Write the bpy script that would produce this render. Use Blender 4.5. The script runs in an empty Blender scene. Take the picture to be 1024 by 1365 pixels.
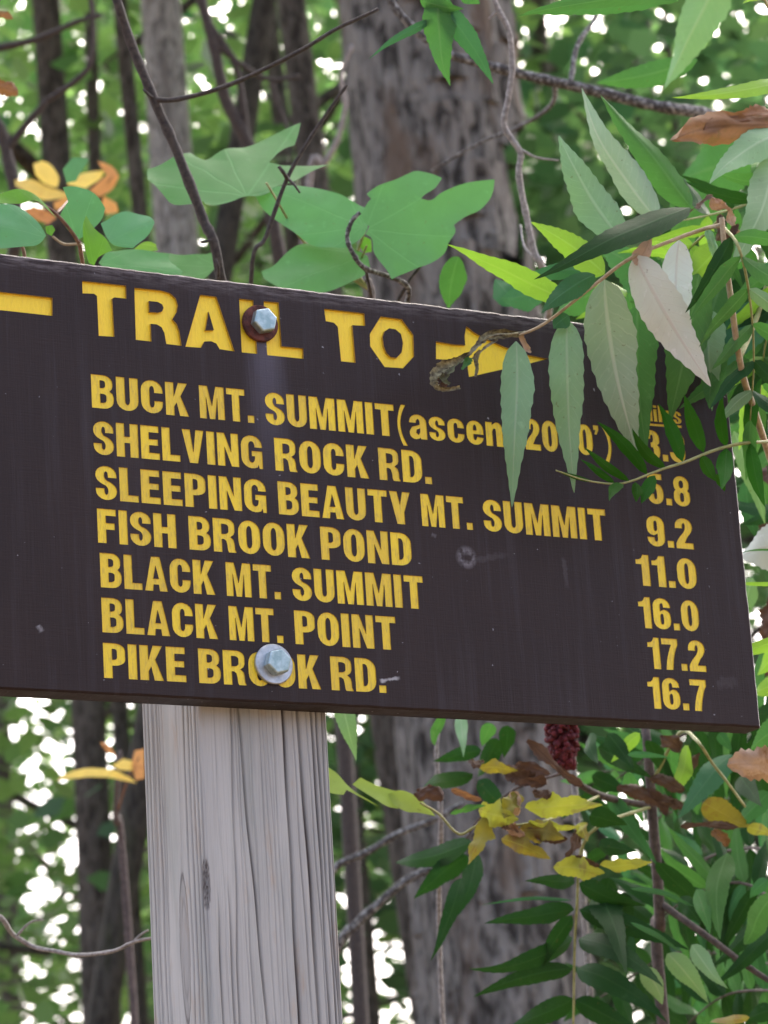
import bpy, bmesh, math, random
import numpy as np
from mathutils import Vector, Matrix
from mathutils.geometry import tessellate_polygon, delaunay_2d_cdt

# ------------------------------------------------------------------ camera
SC = bpy.context.scene
COL = SC.collection
ZB = 1.94                                   # height of the board's lower edge
F = 4140.4                                  # focal length in units of a 1024 x 1365 frame
YAW, PITCH, ROLL = math.radians(-28.414), math.radians(16.194), math.radians(3.789)
CAM = Vector((-0.80952, -1.74151, -0.44100 + ZB))
RM = (Matrix.Rotation(YAW, 3, 'Z') @ Matrix.Rotation(PITCH, 3, 'X') @ Matrix.Rotation(ROLL, 3, 'Y'))
RIGHT, FWD, UP = RM.col[0].copy(), RM.col[1].copy(), RM.col[2].copy()
cam_data = bpy.data.cameras.new('camera')
cam = bpy.data.objects.new('camera', cam_data)
COL.objects.link(cam)
M = Matrix.Identity(4)
for i, c in enumerate((RIGHT, UP, -FWD)):
    for j in range(3):
        M[j][i] = c[j]
M.translation = CAM
cam.matrix_world = M
cam_data.sensor_fit = 'VERTICAL'
cam_data.sensor_height = 24.0
cam_data.lens = F / 1365.0 * 24.0
cam_data.clip_start = 0.05
cam_data.clip_end = 2000
cam_data.dof.use_dof = True
cam_data.dof.focus_distance = 1.98
cam_data.dof.aperture_fstop = 12.0
SC.camera = cam

# ------------------------------------------------------------------ light
SUN_EL, SUN_AZ = math.radians(50), math.radians(40)     # azimuth from +Y, clockwise
world = bpy.data.worlds.new('World')
SC.world = world
world.use_nodes = True
wn = world.node_tree.nodes
wl = world.node_tree.links
bg = wn['Background']
sky = wn.new('ShaderNodeTexSky')
sky.sky_type = 'NISHITA'
sky.sun_disc = False
sky.sun_elevation = SUN_EL
sky.sun_rotation = SUN_AZ
sky.air_density = 0.45
sky.dust_density = 9.0
sky.ozone_density = 0.8
wl.new(sky.outputs[0], bg.inputs[0])
bg.inputs[1].default_value = 0.15
sun_d = bpy.data.lights.new('sun', 'SUN')
sun_d.energy = 0.5
sun_d.angle = math.radians(35)
sun_d.color = (1.0, 0.96, 0.9)
sun = bpy.data.objects.new('sun', sun_d)
COL.objects.link(sun)
sd = Vector((math.sin(SUN_AZ) * math.cos(SUN_EL), math.cos(SUN_AZ) * math.cos(SUN_EL), math.sin(SUN_EL)))
sun.rotation_euler = (-sd).to_track_quat('-Z', 'Y').to_euler()
sun.location = (0, -3, 8)
SC.view_settings.view_transform = 'Standard'
SC.view_settings.look = 'None'
SC.view_settings.gamma = 1.0
SC.view_settings.use_curve_mapping = False
SC.view_settings.exposure = 2.7
SC.render.engine = 'CYCLES'
SC.cycles.use_denoising = True
SC.cycles.max_bounces = 8
SC.cycles.transmission_bounces = 6

# ------------------------------------------------------------------ helpers
def ray(x, y):
    return RIGHT * ((x - 512) / F) + UP * ((682.5 - y) / F) + FWD
def px(x, y, d):
    return CAM + ray(x, y) * d
def onboard(x, y):
    r = ray(x, y)
    return CAM + r * (-CAM.y / r.y)
def sdepth(x, y):
    return -CAM.y / ray(x, y).y
def uv_board(x, y):
    p = onboard(x, y)
    return (p.x, p.z - ZB)

def tag(o, label=None, cat=None, group=None, kind=None):
    if label: o['label'] = label
    if cat: o['category'] = cat
    if group: o['group'] = group
    if kind: o['kind'] = kind
    return o
def thing(name, loc, label, cat, group=None):
    o = bpy.data.objects.new(name, None)
    o.empty_display_size = 0.1
    COL.objects.link(o)
    o.location = loc
    return tag(o, label, cat, group)
def mesh_obj(name, verts, faces, mat, parent=None, origin=None, smooth=False, uvs=None, mats=None, fmat=None):
    me = bpy.data.meshes.new(name)
    if origin is not None:
        ox, oy, oz = origin
        verts = [(v[0] - ox, v[1] - oy, v[2] - oz) for v in verts]
    me.from_pydata([tuple(v) for v in verts], [], faces)
    if mats:
        for m in mats: me.materials.append(m)
        me.polygons.foreach_set('material_index', fmat)
    else:
        me.materials.append(mat)
    if smooth:
        me.polygons.foreach_set('use_smooth', [True] * len(me.polygons))
    if uvs is not None:
        lay = me.uv_layers.new(name='UVMap')
        idx = np.zeros(len(me.loops), dtype=np.int32)
        me.loops.foreach_get('vertex_index', idx)
        lay.data.foreach_set('uv', np.asarray(uvs, dtype=np.float32)[idx].ravel())
    me.update()
    o = bpy.data.objects.new(name, me)
    COL.objects.link(o)
    if parent is not None:
        o.parent = parent
    return o

def catmull(pts, sub=5, closed=False):
    P = [Vector(p) for p in pts]
    n = len(P)
    out = []
    rng = range(n) if closed else range(n - 1)
    for i in rng:
        p1, p2 = P[i], P[(i + 1) % n]
        p0 = P[i - 1] if (closed or i > 0) else p1 * 2 - p2
        p3 = P[(i + 2) % n] if (closed or i < n - 2) else p2 * 2 - p1
        for k in range(sub):
            t = k / sub
            out.append(0.5 * ((2 * p1) + (p2 - p0) * t + (2 * p0 - 5 * p1 + 4 * p2 - p3) * t * t + (3 * p1 - p0 - 3 * p2 + p3) * t ** 3))
    if not closed:
        out.append(P[-1])
    return out

def tube_geo(pts, radii, sides=7, rough=0.0, rng=random):
    verts, faces = [], []
    n = len(pts)
    up = Vector((0.31, 0.2, 0.93))
    for i, p in enumerate(pts):
        t = (pts[min(i + 1, n - 1)] - pts[max(i - 1, 0)]).normalized()
        a = t.cross(up)
        if a.length < 0.05: a = t.cross(Vector((1, 0, 0)))
        a.normalize()
        b = t.cross(a)
        for k in range(sides):
            ang = 2 * math.pi * k / sides
            r = radii[i] * (1 + rough * rng.uniform(-1, 1))
            verts.append(p + a * (math.cos(ang) * r) + b * (math.sin(ang) * r))
    for i in range(n - 1):
        for k in range(sides):
            k2 = (k + 1) % sides
            faces.append((i * sides + k, i * sides + k2, (i + 1) * sides + k2, (i + 1) * sides + k))
    faces.append(tuple(range(sides - 1, -1, -1)))
    faces.append(tuple((n - 1) * sides + k for k in range(sides)))
    return verts, faces
def tube(name, pts, r0, r1, mat, parent, origin, sides=7, sub=6, rough=0.06, knobs=0.0):
    rr = random.Random(hash((round(r0 * 1e5), len(pts))) % 9999)
    P = catmull(pts, sub)
    n = len(P)
    rad = []
    for i in range(n):
        t = i / (n - 1)
        r = r0 + (r1 - r0) * t
        if knobs and i % 5 == 2: r *= 1 + knobs
        rad.append(r)
    v, f = tube_geo(P, rad, sides, rough, rr)
    return mesh_obj(name, v, f, mat, parent, origin, smooth=True)
def join_geo(lst):
    V, Fc = [], []
    for v, f in lst:
        o = len(V)
        V += list(v)
        Fc += [tuple(i + o for i in q) for q in f]
    return V, Fc

# ------------------------------------------------------------------ materials
def new_mat(name):
    m = bpy.data.materials.new(name)
    m.use_nodes = True
    nt = m.node_tree
    return m, nt, nt.nodes, nt.links, nt.nodes['Principled BSDF']
def N(nodes, t, **kw):
    n = nodes.new(t)
    for k, v in kw.items(): setattr(n, k, v)
    return n
def math_node(nodes, links, op, a, b=None, c=None, clamp=False):
    n = nodes.new('ShaderNodeMath')
    n.operation = op
    n.use_clamp = clamp
    for i, x in enumerate((a, b, c)):
        if x is None: continue
        if isinstance(x, (int, float)): n.inputs[i].default_value = x
        else: links.new(x, n.inputs[i])
    return n.outputs[0]
def ramp(nodes, links, fac, stops):
    n = nodes.new('ShaderNodeValToRGB')
    el = n.color_ramp.elements
    while len(el) < len(stops): el.new(0.5)
    for e, (p, c) in zip(el, stops):
        e.position = p
        e.color = (c[0], c[1], c[2], 1) if isinstance(c, (tuple, list)) else (c, c, c, 1)
    links.new(fac, n.inputs[0])
    return n.outputs[0]
def mixc(nodes, links, fac, a, b):
    n = nodes.new('ShaderNodeMix')
    n.data_type = 'RGBA'
    for i, x in ((0, fac), (6, a), (7, b)):
        if isinstance(x, (int, float)): n.inputs[i].default_value = x
        elif isinstance(x, (tuple, list)): n.inputs[i].default_value = (x[0], x[1], x[2], 1)
        else: links.new(x, n.inputs[i])
    return n.outputs[2]
def noise(nodes, links, vec, scale, detail=4, rough=0.55, dist=0.0):
    n = nodes.new('ShaderNodeTexNoise')
    n.inputs['Scale'].default_value = scale
    n.inputs['Detail'].default_value = detail
    n.inputs['Roughness'].default_value = rough
    n.inputs['Distortion'].default_value = dist
    if vec is not None: links.new(vec, n.inputs['Vector'])
    return n.outputs[0]
def mapping(nodes, links, vec, scale=(1, 1, 1), loc=(0, 0, 0)):
    n = nodes.new('ShaderNodeMapping')
    n.inputs['Scale'].default_value = scale
    n.inputs['Location'].default_value = loc
    links.new(vec, n.inputs['Vector'])
    return n.outputs[0]
def bump(nodes, links, h, bsdf, strength=0.3, dist=0.002):
    b = nodes.new('ShaderNodeBump')
    b.inputs['Strength'].default_value = strength
    b.inputs['Distance'].default_value = dist
    links.new(h, b.inputs['Height'])
    links.new(b.outputs[0], bsdf.inputs['Normal'])

def leaf_mat(name, col, vein, trans, tfac=0.35, rough=0.45, blotch=None, blotch_amt=0.0, vary=0.25, palm=False, spec=0.4):
    m, nt, nd, lk, bs = new_mat(name)
    uv = nd.new('ShaderNodeTexCoord')
    sep = nd.new('ShaderNodeSeparateXYZ')
    lk.new(uv.outputs['UV'], sep.inputs[0])
    oi = nd.new('ShaderNodeObjectInfo')
    nz = noise(nd, lk, uv.outputs['Object'], 55, 4)
    nz2 = noise(nd, lk, uv.outputs['Object'], 400, 3)
    if palm:
        # veins radiating from the leaf stalk
        ang = math_node(nd, lk, 'ARCTAN2', sep.outputs[1], sep.outputs[0])
        a2 = math_node(nd, lk, 'MULTIPLY', ang, 5 / math.pi)
        fr = math_node(nd, lk, 'PINGPONG', a2, 0.5)
        ln = nd.new('ShaderNodeVectorMath'); ln.operation = 'LENGTH'
        lk.new(uv.outputs['UV'], ln.inputs[0])
        dd = math_node(nd, lk, 'MULTIPLY', fr, ln.outputs['Value'])
        vm = math_node(nd, lk, 'MULTIPLY', ramp(nd, lk, dd, [(0.0, 1.0), (0.010, 0.7), (0.022, 0.0)]), 0.85)
    else:
        c = math_node(nd, lk, 'SUBTRACT', sep.outputs[1], 0.5)
        av = math_node(nd, lk, 'MULTIPLY', math_node(nd, lk, 'ABSOLUTE', c), 2.0)
        mid = ramp(nd, lk, av, [(0.0, 1.0), (0.05, 0.8), (0.11, 0.0)])
        s = math_node(nd, lk, 'SUBTRACT', math_node(nd, lk, 'MULTIPLY', sep.outputs[0], 15.0), math_node(nd, lk, 'MULTIPLY', av, 1.8))
        s = math_node(nd, lk, 'ADD', s, math_node(nd, lk, 'MULTIPLY', nz, 1.6))
        fr = math_node(nd, lk, 'FRACT', s)
        side = math_node(nd, lk, 'MULTIPLY', ramp(nd, lk, fr, [(0.0, 0.5), (0.12, 0.0), (0.88, 0.0), (1.0, 0.5)]), nz2)
        vm = math_node(nd, lk, 'MAXIMUM', mid, side)
    base = mixc(nd, lk, nz, tuple(x * (1 - vary) for x in col), tuple(min(1, x * (1 + vary)) for x in col))
    base = mixc(nd, lk, ramp(nd, lk, noise(nd, lk, uv.outputs['Object'], 120, 5, 0.7), [(0.60, 0.0), (0.72, 0.45)]), base, tuple(min(1, x * 1.5 + .03) for x in col))
    base = mixc(nd, lk, ramp(nd, lk, noise(nd, lk, uv.outputs['Object'], 260, 2, 0.5, 0.3), [(0.70, 0.0), (0.74, 0.5)]), base, (0.12, 0.075, 0.035))
    if blotch is not None:
        bm = ramp(nd, lk, noise(nd, lk, uv.outputs['Object'], 38, 5, 0.6, 0.4), [(0.62 - blotch_amt, 0.0), (0.70 - blotch_amt, 1.0)])
        base = mixc(nd, lk, bm, base, blotch)
    hv = nd.new('ShaderNodeHueSaturation')
    lk.new(math_node(nd, lk, 'ADD', math_node(nd, lk, 'MULTIPLY', oi.outputs['Random'], 0.03), 0.485), hv.inputs['Hue'])
    lk.new(math_node(nd, lk, 'ADD', math_node(nd, lk, 'MULTIPLY', oi.outputs['Random'], 0.35), 0.82), hv.inputs['Value'])
    lk.new(base, hv.inputs['Color'])
    colr = mixc(nd, lk, math_node(nd, lk, 'MULTIPLY', vm, 0.75), hv.outputs[0], vein)
    lk.new(colr, bs.inputs['Base Color'])
    bs.inputs['Roughness'].default_value = rough
    bs.inputs['Specular IOR Level'].default_value = spec
    hgt = math_node(nd, lk, 'ADD', math_node(nd, lk, 'MULTIPLY', vm, -0.8), math_node(nd, lk, 'MULTIPLY', nz2, 0.25))
    bump(nd, lk, hgt, bs, 0.35, 0.0008)
    tr = nd.new('ShaderNodeBsdfTranslucent')
    lk.new(mixc(nd, lk, nz, tuple(x * 0.8 for x in trans), trans), tr.inputs[0])
    mx = nd.new('ShaderNodeMixShader')
    mx.inputs[0].default_value = tfac
    lk.new(bs.outputs[0], mx.inputs[1]); lk.new(tr.outputs[0], mx.inputs[2])
    lk.new(mx.outputs[0], nd['Material Output'].inputs[0])
    return m

LM = {
 'pale':   leaf_mat('leaf_pale_underside', (0.22, 0.36, 0.19), (0.38, 0.50, 0.32), (0.14, 0.34, 0.07), 0.25, 0.6, vary=0.12),
 'silver': leaf_mat('leaf_silver_underside', (0.70, 0.74, 0.64), (0.60, 0.55, 0.48), (0.3, 0.4, 0.2), 0.10, 0.65, (0.68, 0.62, 0.52), -0.04, vary=0.1),
 'pinkish':leaf_mat('leaf_pale_brown_tinged', (0.33, 0.46, 0.31), (0.56, 0.62, 0.48), (0.18, 0.32, 0.12), 0.2, 0.6, (0.45, 0.36, 0.26), -0.06, vary=0.1),
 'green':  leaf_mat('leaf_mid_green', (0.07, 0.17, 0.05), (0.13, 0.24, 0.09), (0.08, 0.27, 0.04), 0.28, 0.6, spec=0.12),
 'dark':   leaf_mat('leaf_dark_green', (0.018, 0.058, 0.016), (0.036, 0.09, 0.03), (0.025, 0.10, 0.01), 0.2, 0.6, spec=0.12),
 'bright': leaf_mat('leaf_yellow_green', (0.16, 0.33, 0.03), (0.26, 0.42, 0.09), (0.24, 0.46, 0.04), 0.42),
 'fern':   leaf_mat('leaf_young_green', (0.026, 0.10, 0.007), (0.04, 0.125, 0.018), (0.04, 0.18, 0.01), 0.28, 0.6, spec=0.12),
 'teal':   leaf_mat('leaf_blue_green', (0.05, 0.145, 0.065), (0.08, 0.19, 0.09), (0.06, 0.22, 0.05), 0.25, 0.6, spec=0.12),
 'yellow': leaf_mat('leaf_autumn_yellow', (0.36, 0.38, 0.05), (0.42, 0.44, 0.1), (0.38, 0.42, 0.04), 0.35, 0.6, (0.20, 0.125, 0.06), 0.09),
 'olive':  leaf_mat('leaf_autumn_olive', (0.24, 0.22, 0.035), (0.3, 0.27, 0.06), (0.3, 0.26, 0.02), 0.35, 0.55, (0.20, 0.10, 0.035), 0.08),
 'olivedead': leaf_mat('leaf_withered_olive', (0.14, 0.16, 0.08), (0.2, 0.2, 0.12), (0.1, 0.12, 0.04), 0.15, 0.8, (0.07, 0.05, 0.03), 0.12, vary=.4),
 'brown':  leaf_mat('leaf_dead_brown', (0.115, 0.075, 0.052), (0.08, 0.05, 0.035), (0.12, 0.06, 0.03), 0.15, 0.8, (0.20, 0.145, 0.105), 0.08, vary=0.4),
 'tan':    leaf_mat('leaf_dead_tan', (0.46, 0.33, 0.24), (0.36, 0.25, 0.17), (0.4, 0.25, 0.12), 0.2, 0.7, (0.25, 0.13, 0.06), 0.05, vary=0.25),
 'rust':   leaf_mat('leaf_dead_rust', (0.27, 0.15, 0.07), (0.17, 0.09, 0.04), (0.3, 0.15, 0.05), 0.25, 0.7, (0.16, 0.13, 0.04), 0.08, vary=0.45),
 'maple':  leaf_mat('leaf_broad_green', (0.095, 0.26, 0.09), (0.135, 0.33, 0.12), (0.14, 0.42, 0.08), 0.32, 0.6, (0.20, 0.19, 0.10), -0.115, vary=0.14, palm=True),
 'broad':  leaf_mat('leaf_broad_blue_green', (0.095, 0.26, 0.115), (0.14, 0.33, 0.15), (0.13, 0.40, 0.11), 0.32, 0.6, vary=0.15, palm=True),
 'broadlime': leaf_mat('leaf_broad_yellow_green', (0.11, 0.29, 0.03), (0.16, 0.35, 0.06), (0.15, 0.42, 0.03), 0.4, 0.5, vary=0.12, palm=True),  # broad leaf of a yellower green than the blue-green one
 'limegold': leaf_mat('leaf_fading_lime', (0.26, 0.36, 0.07), (0.34, 0.42, 0.1), (0.30, 0.42, 0.06), 0.4, 0.6, (0.30, 0.22, 0.10), 0.03, vary=.25, palm=True),
 'gold':   leaf_mat('leaf_autumn_gold', (0.85, 0.68, 0.20), (0.75, 0.58, 0.2), (0.85, 0.65, 0.12), 0.45, 0.55, (0.60, 0.34, 0.14), 0.03, palm=True),
 'orange': leaf_mat('leaf_autumn_orange', (0.62, 0.33, 0.12), (0.5, 0.25, 0.1), (0.7, 0.33, 0.08), 0.35, 0.6, (0.24, 0.09, 0.05), 0.02, palm=True),
}

def crown_mat(name, c0, c1, t0, t1, tfac=0.45):
    m, nt, nd, lk, bs = new_mat(name)
    at = nd.new('ShaderNodeAttribute'); at.attribute_name = 'tint'
    f = at.outputs['Fac']
    lk.new(mixc(nd, lk, f, c0, c1), bs.inputs['Base Color'])
    bs.inputs['Roughness'].default_value = 0.5
    tr = nd.new('ShaderNodeBsdfTranslucent')
    lk.new(mixc(nd, lk, f, t0, t1), tr.inputs[0])
    mx = nd.new('ShaderNodeMixShader'); mx.inputs[0].default_value = tfac
    lk.new(bs.outputs[0], mx.inputs[1]); lk.new(tr.outputs[0], mx.inputs[2])
    lk.new(mx.outputs[0], nd['Material Output'].inputs[0])
    return m
CROWN = [crown_mat('crown_green', (0.036, 0.10, 0.036), (0.095, 0.20, 0.062), (0.07, 0.205, 0.065), (0.21, 0.39, 0.11)),
         crown_mat('crown_fresh', (0.042, 0.115, 0.036), (0.115, 0.225, 0.062), (0.09, 0.24, 0.065), (0.26, 0.45, 0.11)),
         crown_mat('crown_deep', (0.028, 0.08, 0.034), (0.072, 0.15, 0.055), (0.05, 0.155, 0.06), (0.15, 0.30, 0.09))]

def bark_mat(name, dark, light, scale=1.0, patch=None, patch_pos=0.6, moss=None, strength=0.8):
    m, nt, nd, lk, bs = new_mat(name)
    tc = nd.new('ShaderNodeTexCoord')
    v = mapping(nd, lk, tc.outputs['Object'], (46 * scale, 46 * scale, 14 * scale))
    a = noise(nd, lk, v, 1.0, 6, 0.65, 0.6)
    v2 = mapping(nd, lk, tc.outputs['Object'], (9 * scale, 9 * scale, 3.0 * scale), (3, 1, 2))
    b = noise(nd, lk, v2, 1.0, 4, 0.6)
    col = ramp(nd, lk, a, [(0.40, dark), (0.56, light)])
    if patch:
        col = mixc(nd, lk, ramp(nd, lk, b, [(patch_pos - 0.05, 0.0), (patch_pos + 0.07, 0.85)]), col, patch)
    if moss:
        mm = noise(nd, lk, mapping(nd, lk, tc.outputs['Object'], (5, 5, 2)), 1.0, 5, 0.65)
        col = mixc(nd, lk, ramp(nd, lk, mm, [(0.5, 0.0), (0.62, 0.8)]), col, moss)
    lk.new(col, bs.inputs['Base Color'])
    bs.inputs['Roughness'].default_value = 0.9
    bs.inputs['Specular IOR Level'].default_value = 0.15
    bump(nd, lk, math_node(nd, lk, 'ADD', a, math_node(nd, lk, 'MULTIPLY', b, 0.5)), bs, strength, 0.02)
    return m
BARK = {
 'big':   bark_mat('bark_shaggy', (0.038, 0.036, 0.032), (0.235, 0.23, 0.207), 0.85, (0.15, 0.115, 0.085), 0.58, strength=1.0),
 'pale':  bark_mat('bark_pale_grey', (0.13, 0.13, 0.115), (0.40, 0.40, 0.36), 1.6, (0.19, 0.18, 0.16), 0.58),
 'dark':  bark_mat('bark_dark', (0.045, 0.042, 0.034), (0.13, 0.122, 0.10), 1.5),
 'moss':  bark_mat('bark_mossy', (0.035, 0.034, 0.028), (0.085, 0.08, 0.065), 1.5, None, 0.6, (0.05, 0.065, 0.025)),
 'brown': bark_mat('bark_brown', (0.04, 0.036, 0.029), (0.13, 0.12, 0.10), 1.4),
 'grey':  bark_mat('bark_soft_grey', (0.06, 0.055, 0.05), (0.15, 0.14, 0.13), 1.4),
}
def simple_mat(name, c0, c1, scale, rough=0.7, metal=0.0, bstr=0.3, stops=(0.35, 0.65), bdist=0.001):
    m, nt, nd, lk, bs = new_mat(name)
    tc = nd.new('ShaderNodeTexCoord')
    a = noise(nd, lk, tc.outputs['Object'], scale, 5, 0.6)
    lk.new(ramp(nd, lk, a, [(stops[0], c0), (stops[1], c1)]), bs.inputs['Base Color'])
    bs.inputs['Roughness'].default_value = rough
    bs.inputs['Metallic'].default_value = metal
    if bstr: bump(nd, lk, a, bs, bstr, bdist)
    return m
TW = {
 'dark':   simple_mat('twig_dark', (0.028, 0.023, 0.02), (0.075, 0.062, 0.05), 260, 0.8),
 'lichen': simple_mat('twig_lichen', (0.05, 0.045, 0.04), (0.34, 0.35, 0.33), 210, 0.85, stops=(0.48, 0.66)),
 'pale':   simple_mat('twig_pale', (0.17, 0.155, 0.14), (0.38, 0.36, 0.33), 260, 0.85),
 'tan':    simple_mat('twig_tan', (0.30, 0.22, 0.12), (0.46, 0.37, 0.22), 220, 0.7),
 'green':  simple_mat('stalk_green', (0.22, 0.24, 0.07), (0.36, 0.36, 0.14), 180, 0.6),
 'reddish':simple_mat('stalk_reddish', (0.13, 0.06, 0.035), (0.24, 0.12, 0.06), 180, 0.6),
 'dead':   simple_mat('withered_green_brown', (0.045, 0.035, 0.02), (0.30, 0.28, 0.15), 230, 0.85, bstr=0.9),
 'stem':   simple_mat('stem_brown', (0.055, 0.042, 0.036), (0.13, 0.10, 0.085), 200, 0.8),
}
MAT_FRUIT = simple_mat('sumac_red', (0.05, 0.006, 0.010), (0.17, 0.018, 0.026), 300, 0.8)
MAT_ZINC = simple_mat('zinc_washer', (0.36, 0.39, 0.40), (0.56, 0.59, 0.60), 190, 0.42, 0.85, 0.15)
MAT_HEX = simple_mat('zinc_hex', (0.28, 0.39, 0.38), (0.52, 0.63, 0.62), 150, 0.38, 0.7, 0.2)
MAT_RUST = simple_mat('rusty_washer', (0.045, 0.013, 0.010), (0.16, 0.05, 0.035), 210, 0.75, 0.25, 0.4)

def board_mat():
    m, nt, nd, lk, bs = new_mat('brown_sign_paint')
    tc = nd.new('ShaderNodeTexCoord')
    ob = tc.outputs['Object']          # origin at the post's base, metres
    sp = nd.new('ShaderNodeSeparateXYZ'); lk.new(ob, sp.inputs[0])
    x, z = sp.outputs[0], sp.outputs[2]
    gr = noise(nd, lk, mapping(nd, lk, ob, (60, 60, 900)), 1.0, 4, 0.6)
    gr2 = noise(nd, lk, mapping(nd, lk, ob, (700, 60, 25)), 1.0, 3, 0.6)
    bl = noise(nd, lk, ob, 14, 4, 0.6)
    base = mixc(nd, lk, bl, (0.019, 0.0105, 0.0085), (0.030, 0.0175, 0.0145))
    base = mixc(nd, lk, ramp(nd, lk, gr, [(0.4, 0.0), (0.75, 0.22)]), base, (0.045, 0.034, 0.032))
    base = mixc(nd, lk, ramp(nd, lk, gr2, [(0.45, 0.0), (0.8, 0.14)]), base, (0.042, 0.033, 0.032))
    dr = noise(nd, lk, mapping(nd, lk, ob, (120, 60, 6), (2, 0, 5)), 1.0, 4, 0.6)
    base = mixc(nd, lk, ramp(nd, lk, dr, [(0.50, 0.0), (0.78, 0.6)]), base, (0.05, 0.042, 0.046))
    fd = noise(nd, lk, ob, 5, 3, 0.5)
    base = mixc(nd, lk, ramp(nd, lk, fd, [(0.45, 0.0), (0.75, 0.45)]), base, (0.012, 0.008, 0.008))
    # pale flecks
    sk = noise(nd, lk, ob, 240, 2, 0.5)
    base = mixc(nd, lk, ramp(nd, lk, sk, [(0.735, 0.0), (0.76, 0.55)]), base, (0.42, 0.42, 0.44))
    # run-off stain below the rusty washer
    sx, sz = uv_board(352, 470)[0], ZB + uv_board(352, 452)[1]
    dx = math_node(nd, lk, 'ABSOLUTE', math_node(nd, lk, 'SUBTRACT', x, sx + 0.001))
    dz = math_node(nd, lk, 'SUBTRACT', sz, z)
    inx = ramp(nd, lk, math_node(nd, lk, 'ADD', dx, math_node(nd, lk, 'MULTIPLY', math_node(nd, lk, 'SUBTRACT', gr2, 0.5), 0.012)), [(0.004, 1.0), (0.017, 0.0)])
    inz = ramp(nd, lk, dz, [(0.0, 0.0), (0.004, 1.0), (0.030, 0.75), (0.115, 0.0)])
    base = mixc(nd, lk, math_node(nd, lk, 'MULTIPLY', math_node(nd, lk, 'MULTIPLY', inx, inz), 0.6), base, (0.12, 0.115, 0.15))
    # paint worn off along the top edge
    ez = math_node(nd, lk, 'SUBTRACT', ZB + 0.286, z)
    wn_ = noise(nd, lk, mapping(nd, lk, ob, (55, 55, 420)), 1.0, 5, 0.7)
    wear = math_node(nd, lk, 'MULTIPLY', ramp(nd, lk, ez, [(0.0, 1.0), (0.002, 0.75), (0.011, 0.0)]), ramp(nd, lk, wn_, [(0.42, 0.0), (0.66, 1.0)]))
    base = mixc(nd, lk, wear, base, (0.22, 0.20, 0.20))
    # scratches
    def scratch(b, x0, y0, x1, y1, w, amt, c=(0.30, 0.29, 0.31)):
        a0, a1 = uv_board(x0, y0), uv_board(x1, y1)
        L = math.hypot(a1[0] - a0[0], a1[1] - a0[1]); ux, uz = (a1[0] - a0[0]) / L, (a1[1] - a0[1]) / L
        px_ = math_node(nd, lk, 'SUBTRACT', x, a0[0]); pz_ = math_node(nd, lk, 'SUBTRACT', z, a0[1] + ZB)
        al = math_node(nd, lk, 'ADD', math_node(nd, lk, 'MULTIPLY', px_, ux), math_node(nd, lk, 'MULTIPLY', pz_, uz))
        ac = math_node(nd, lk, 'ABSOLUTE', math_node(nd, lk, 'SUBTRACT', math_node(nd, lk, 'MULTIPLY', px_, uz), math_node(nd, lk, 'MULTIPLY', pz_, ux)))
        ac = math_node(nd, lk, 'ADD', ac, math_node(nd, lk, 'MULTIPLY', math_node(nd, lk, 'SUBTRACT', sk, 0.5), w * 2.2))
        fa = ramp(nd, lk, math_node(nd, lk, 'DIVIDE', al, L), [(0.0, 0.0), (0.12, 1.0), (0.8, 0.8), (1.0, 0.0)])
        fc = ramp(nd, lk, math_node(nd, lk, 'DIVIDE', ac, w), [(0.3, 1.0), (1.0, 0.0)])
        return mixc(nd, lk, math_node(nd, lk, 'MULTIPLY', math_node(nd, lk, 'MULTIPLY', fa, fc), amt), b, c)
    base = scratch(base, 751, 742, 757, 786, 0.0022, 0.10)
    base = scratch(base, 628, 748, 680, 738, 0.0028, 0.08)
    base = scratch(base, 954, 912, 985, 908, 0.0050, 0.07)
    base = scratch(base, 506, 908, 534, 903, 0.0014, 0.8, (0.5, 0.5, 0.5))
    base = scratch(base, 575, 712, 582, 716, 0.0022, 0.25)
    base = scratch(base, 51, 833, 56, 843, 0.0022, 0.4, (0.5, 0.5, 0.52))
    # ring-shaped mark
    c0 = uv_board(622, 743)
    rx = math_node(nd, lk, 'SUBTRACT', x, c0[0]); rz = math_node(nd, lk, 'SUBTRACT', z, c0[1] + ZB)
    rr = math_node(nd, lk, 'SQRT', math_node(nd, lk, 'ADD', math_node(nd, lk, 'MULTIPLY', rx, rx), math_node(nd, lk, 'MULTIPLY', rz, rz)))
    rd = math_node(nd, lk, 'ABSOLUTE', math_node(nd, lk, 'SUBTRACT', rr, 0.0048))
    rm = math_node(nd, lk, 'MULTIPLY', ramp(nd, lk, rd, [(0.0004, 1.0), (0.0012, 0.0)]), ramp(nd, lk, noise(nd, lk, ob, 160, 2), [(0.4, 0.1), (0.55, 1.0)]))
    base = mixc(nd, lk, math_node(nd, lk, 'MULTIPLY', rm, 0.35), base, (0.4, 0.39, 0.42))
    lk.new(base, bs.inputs['Base Color'])
    lk.new(ramp(nd, lk, gr, [(0.3, 0.42), (0.7, 0.58)]), bs.inputs['Roughness'])
    bs.inputs['Specular IOR Level'].default_value = 0.24
    bump(nd, lk, math_node(nd, lk, 'ADD', math_node(nd, lk, 'MULTIPLY', gr, 0.6), math_node(nd, lk, 'MULTIPLY', gr2, 0.6)), bs, 0.28, 0.0012)
    return m
MAT_BOARD = board_mat()
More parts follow.
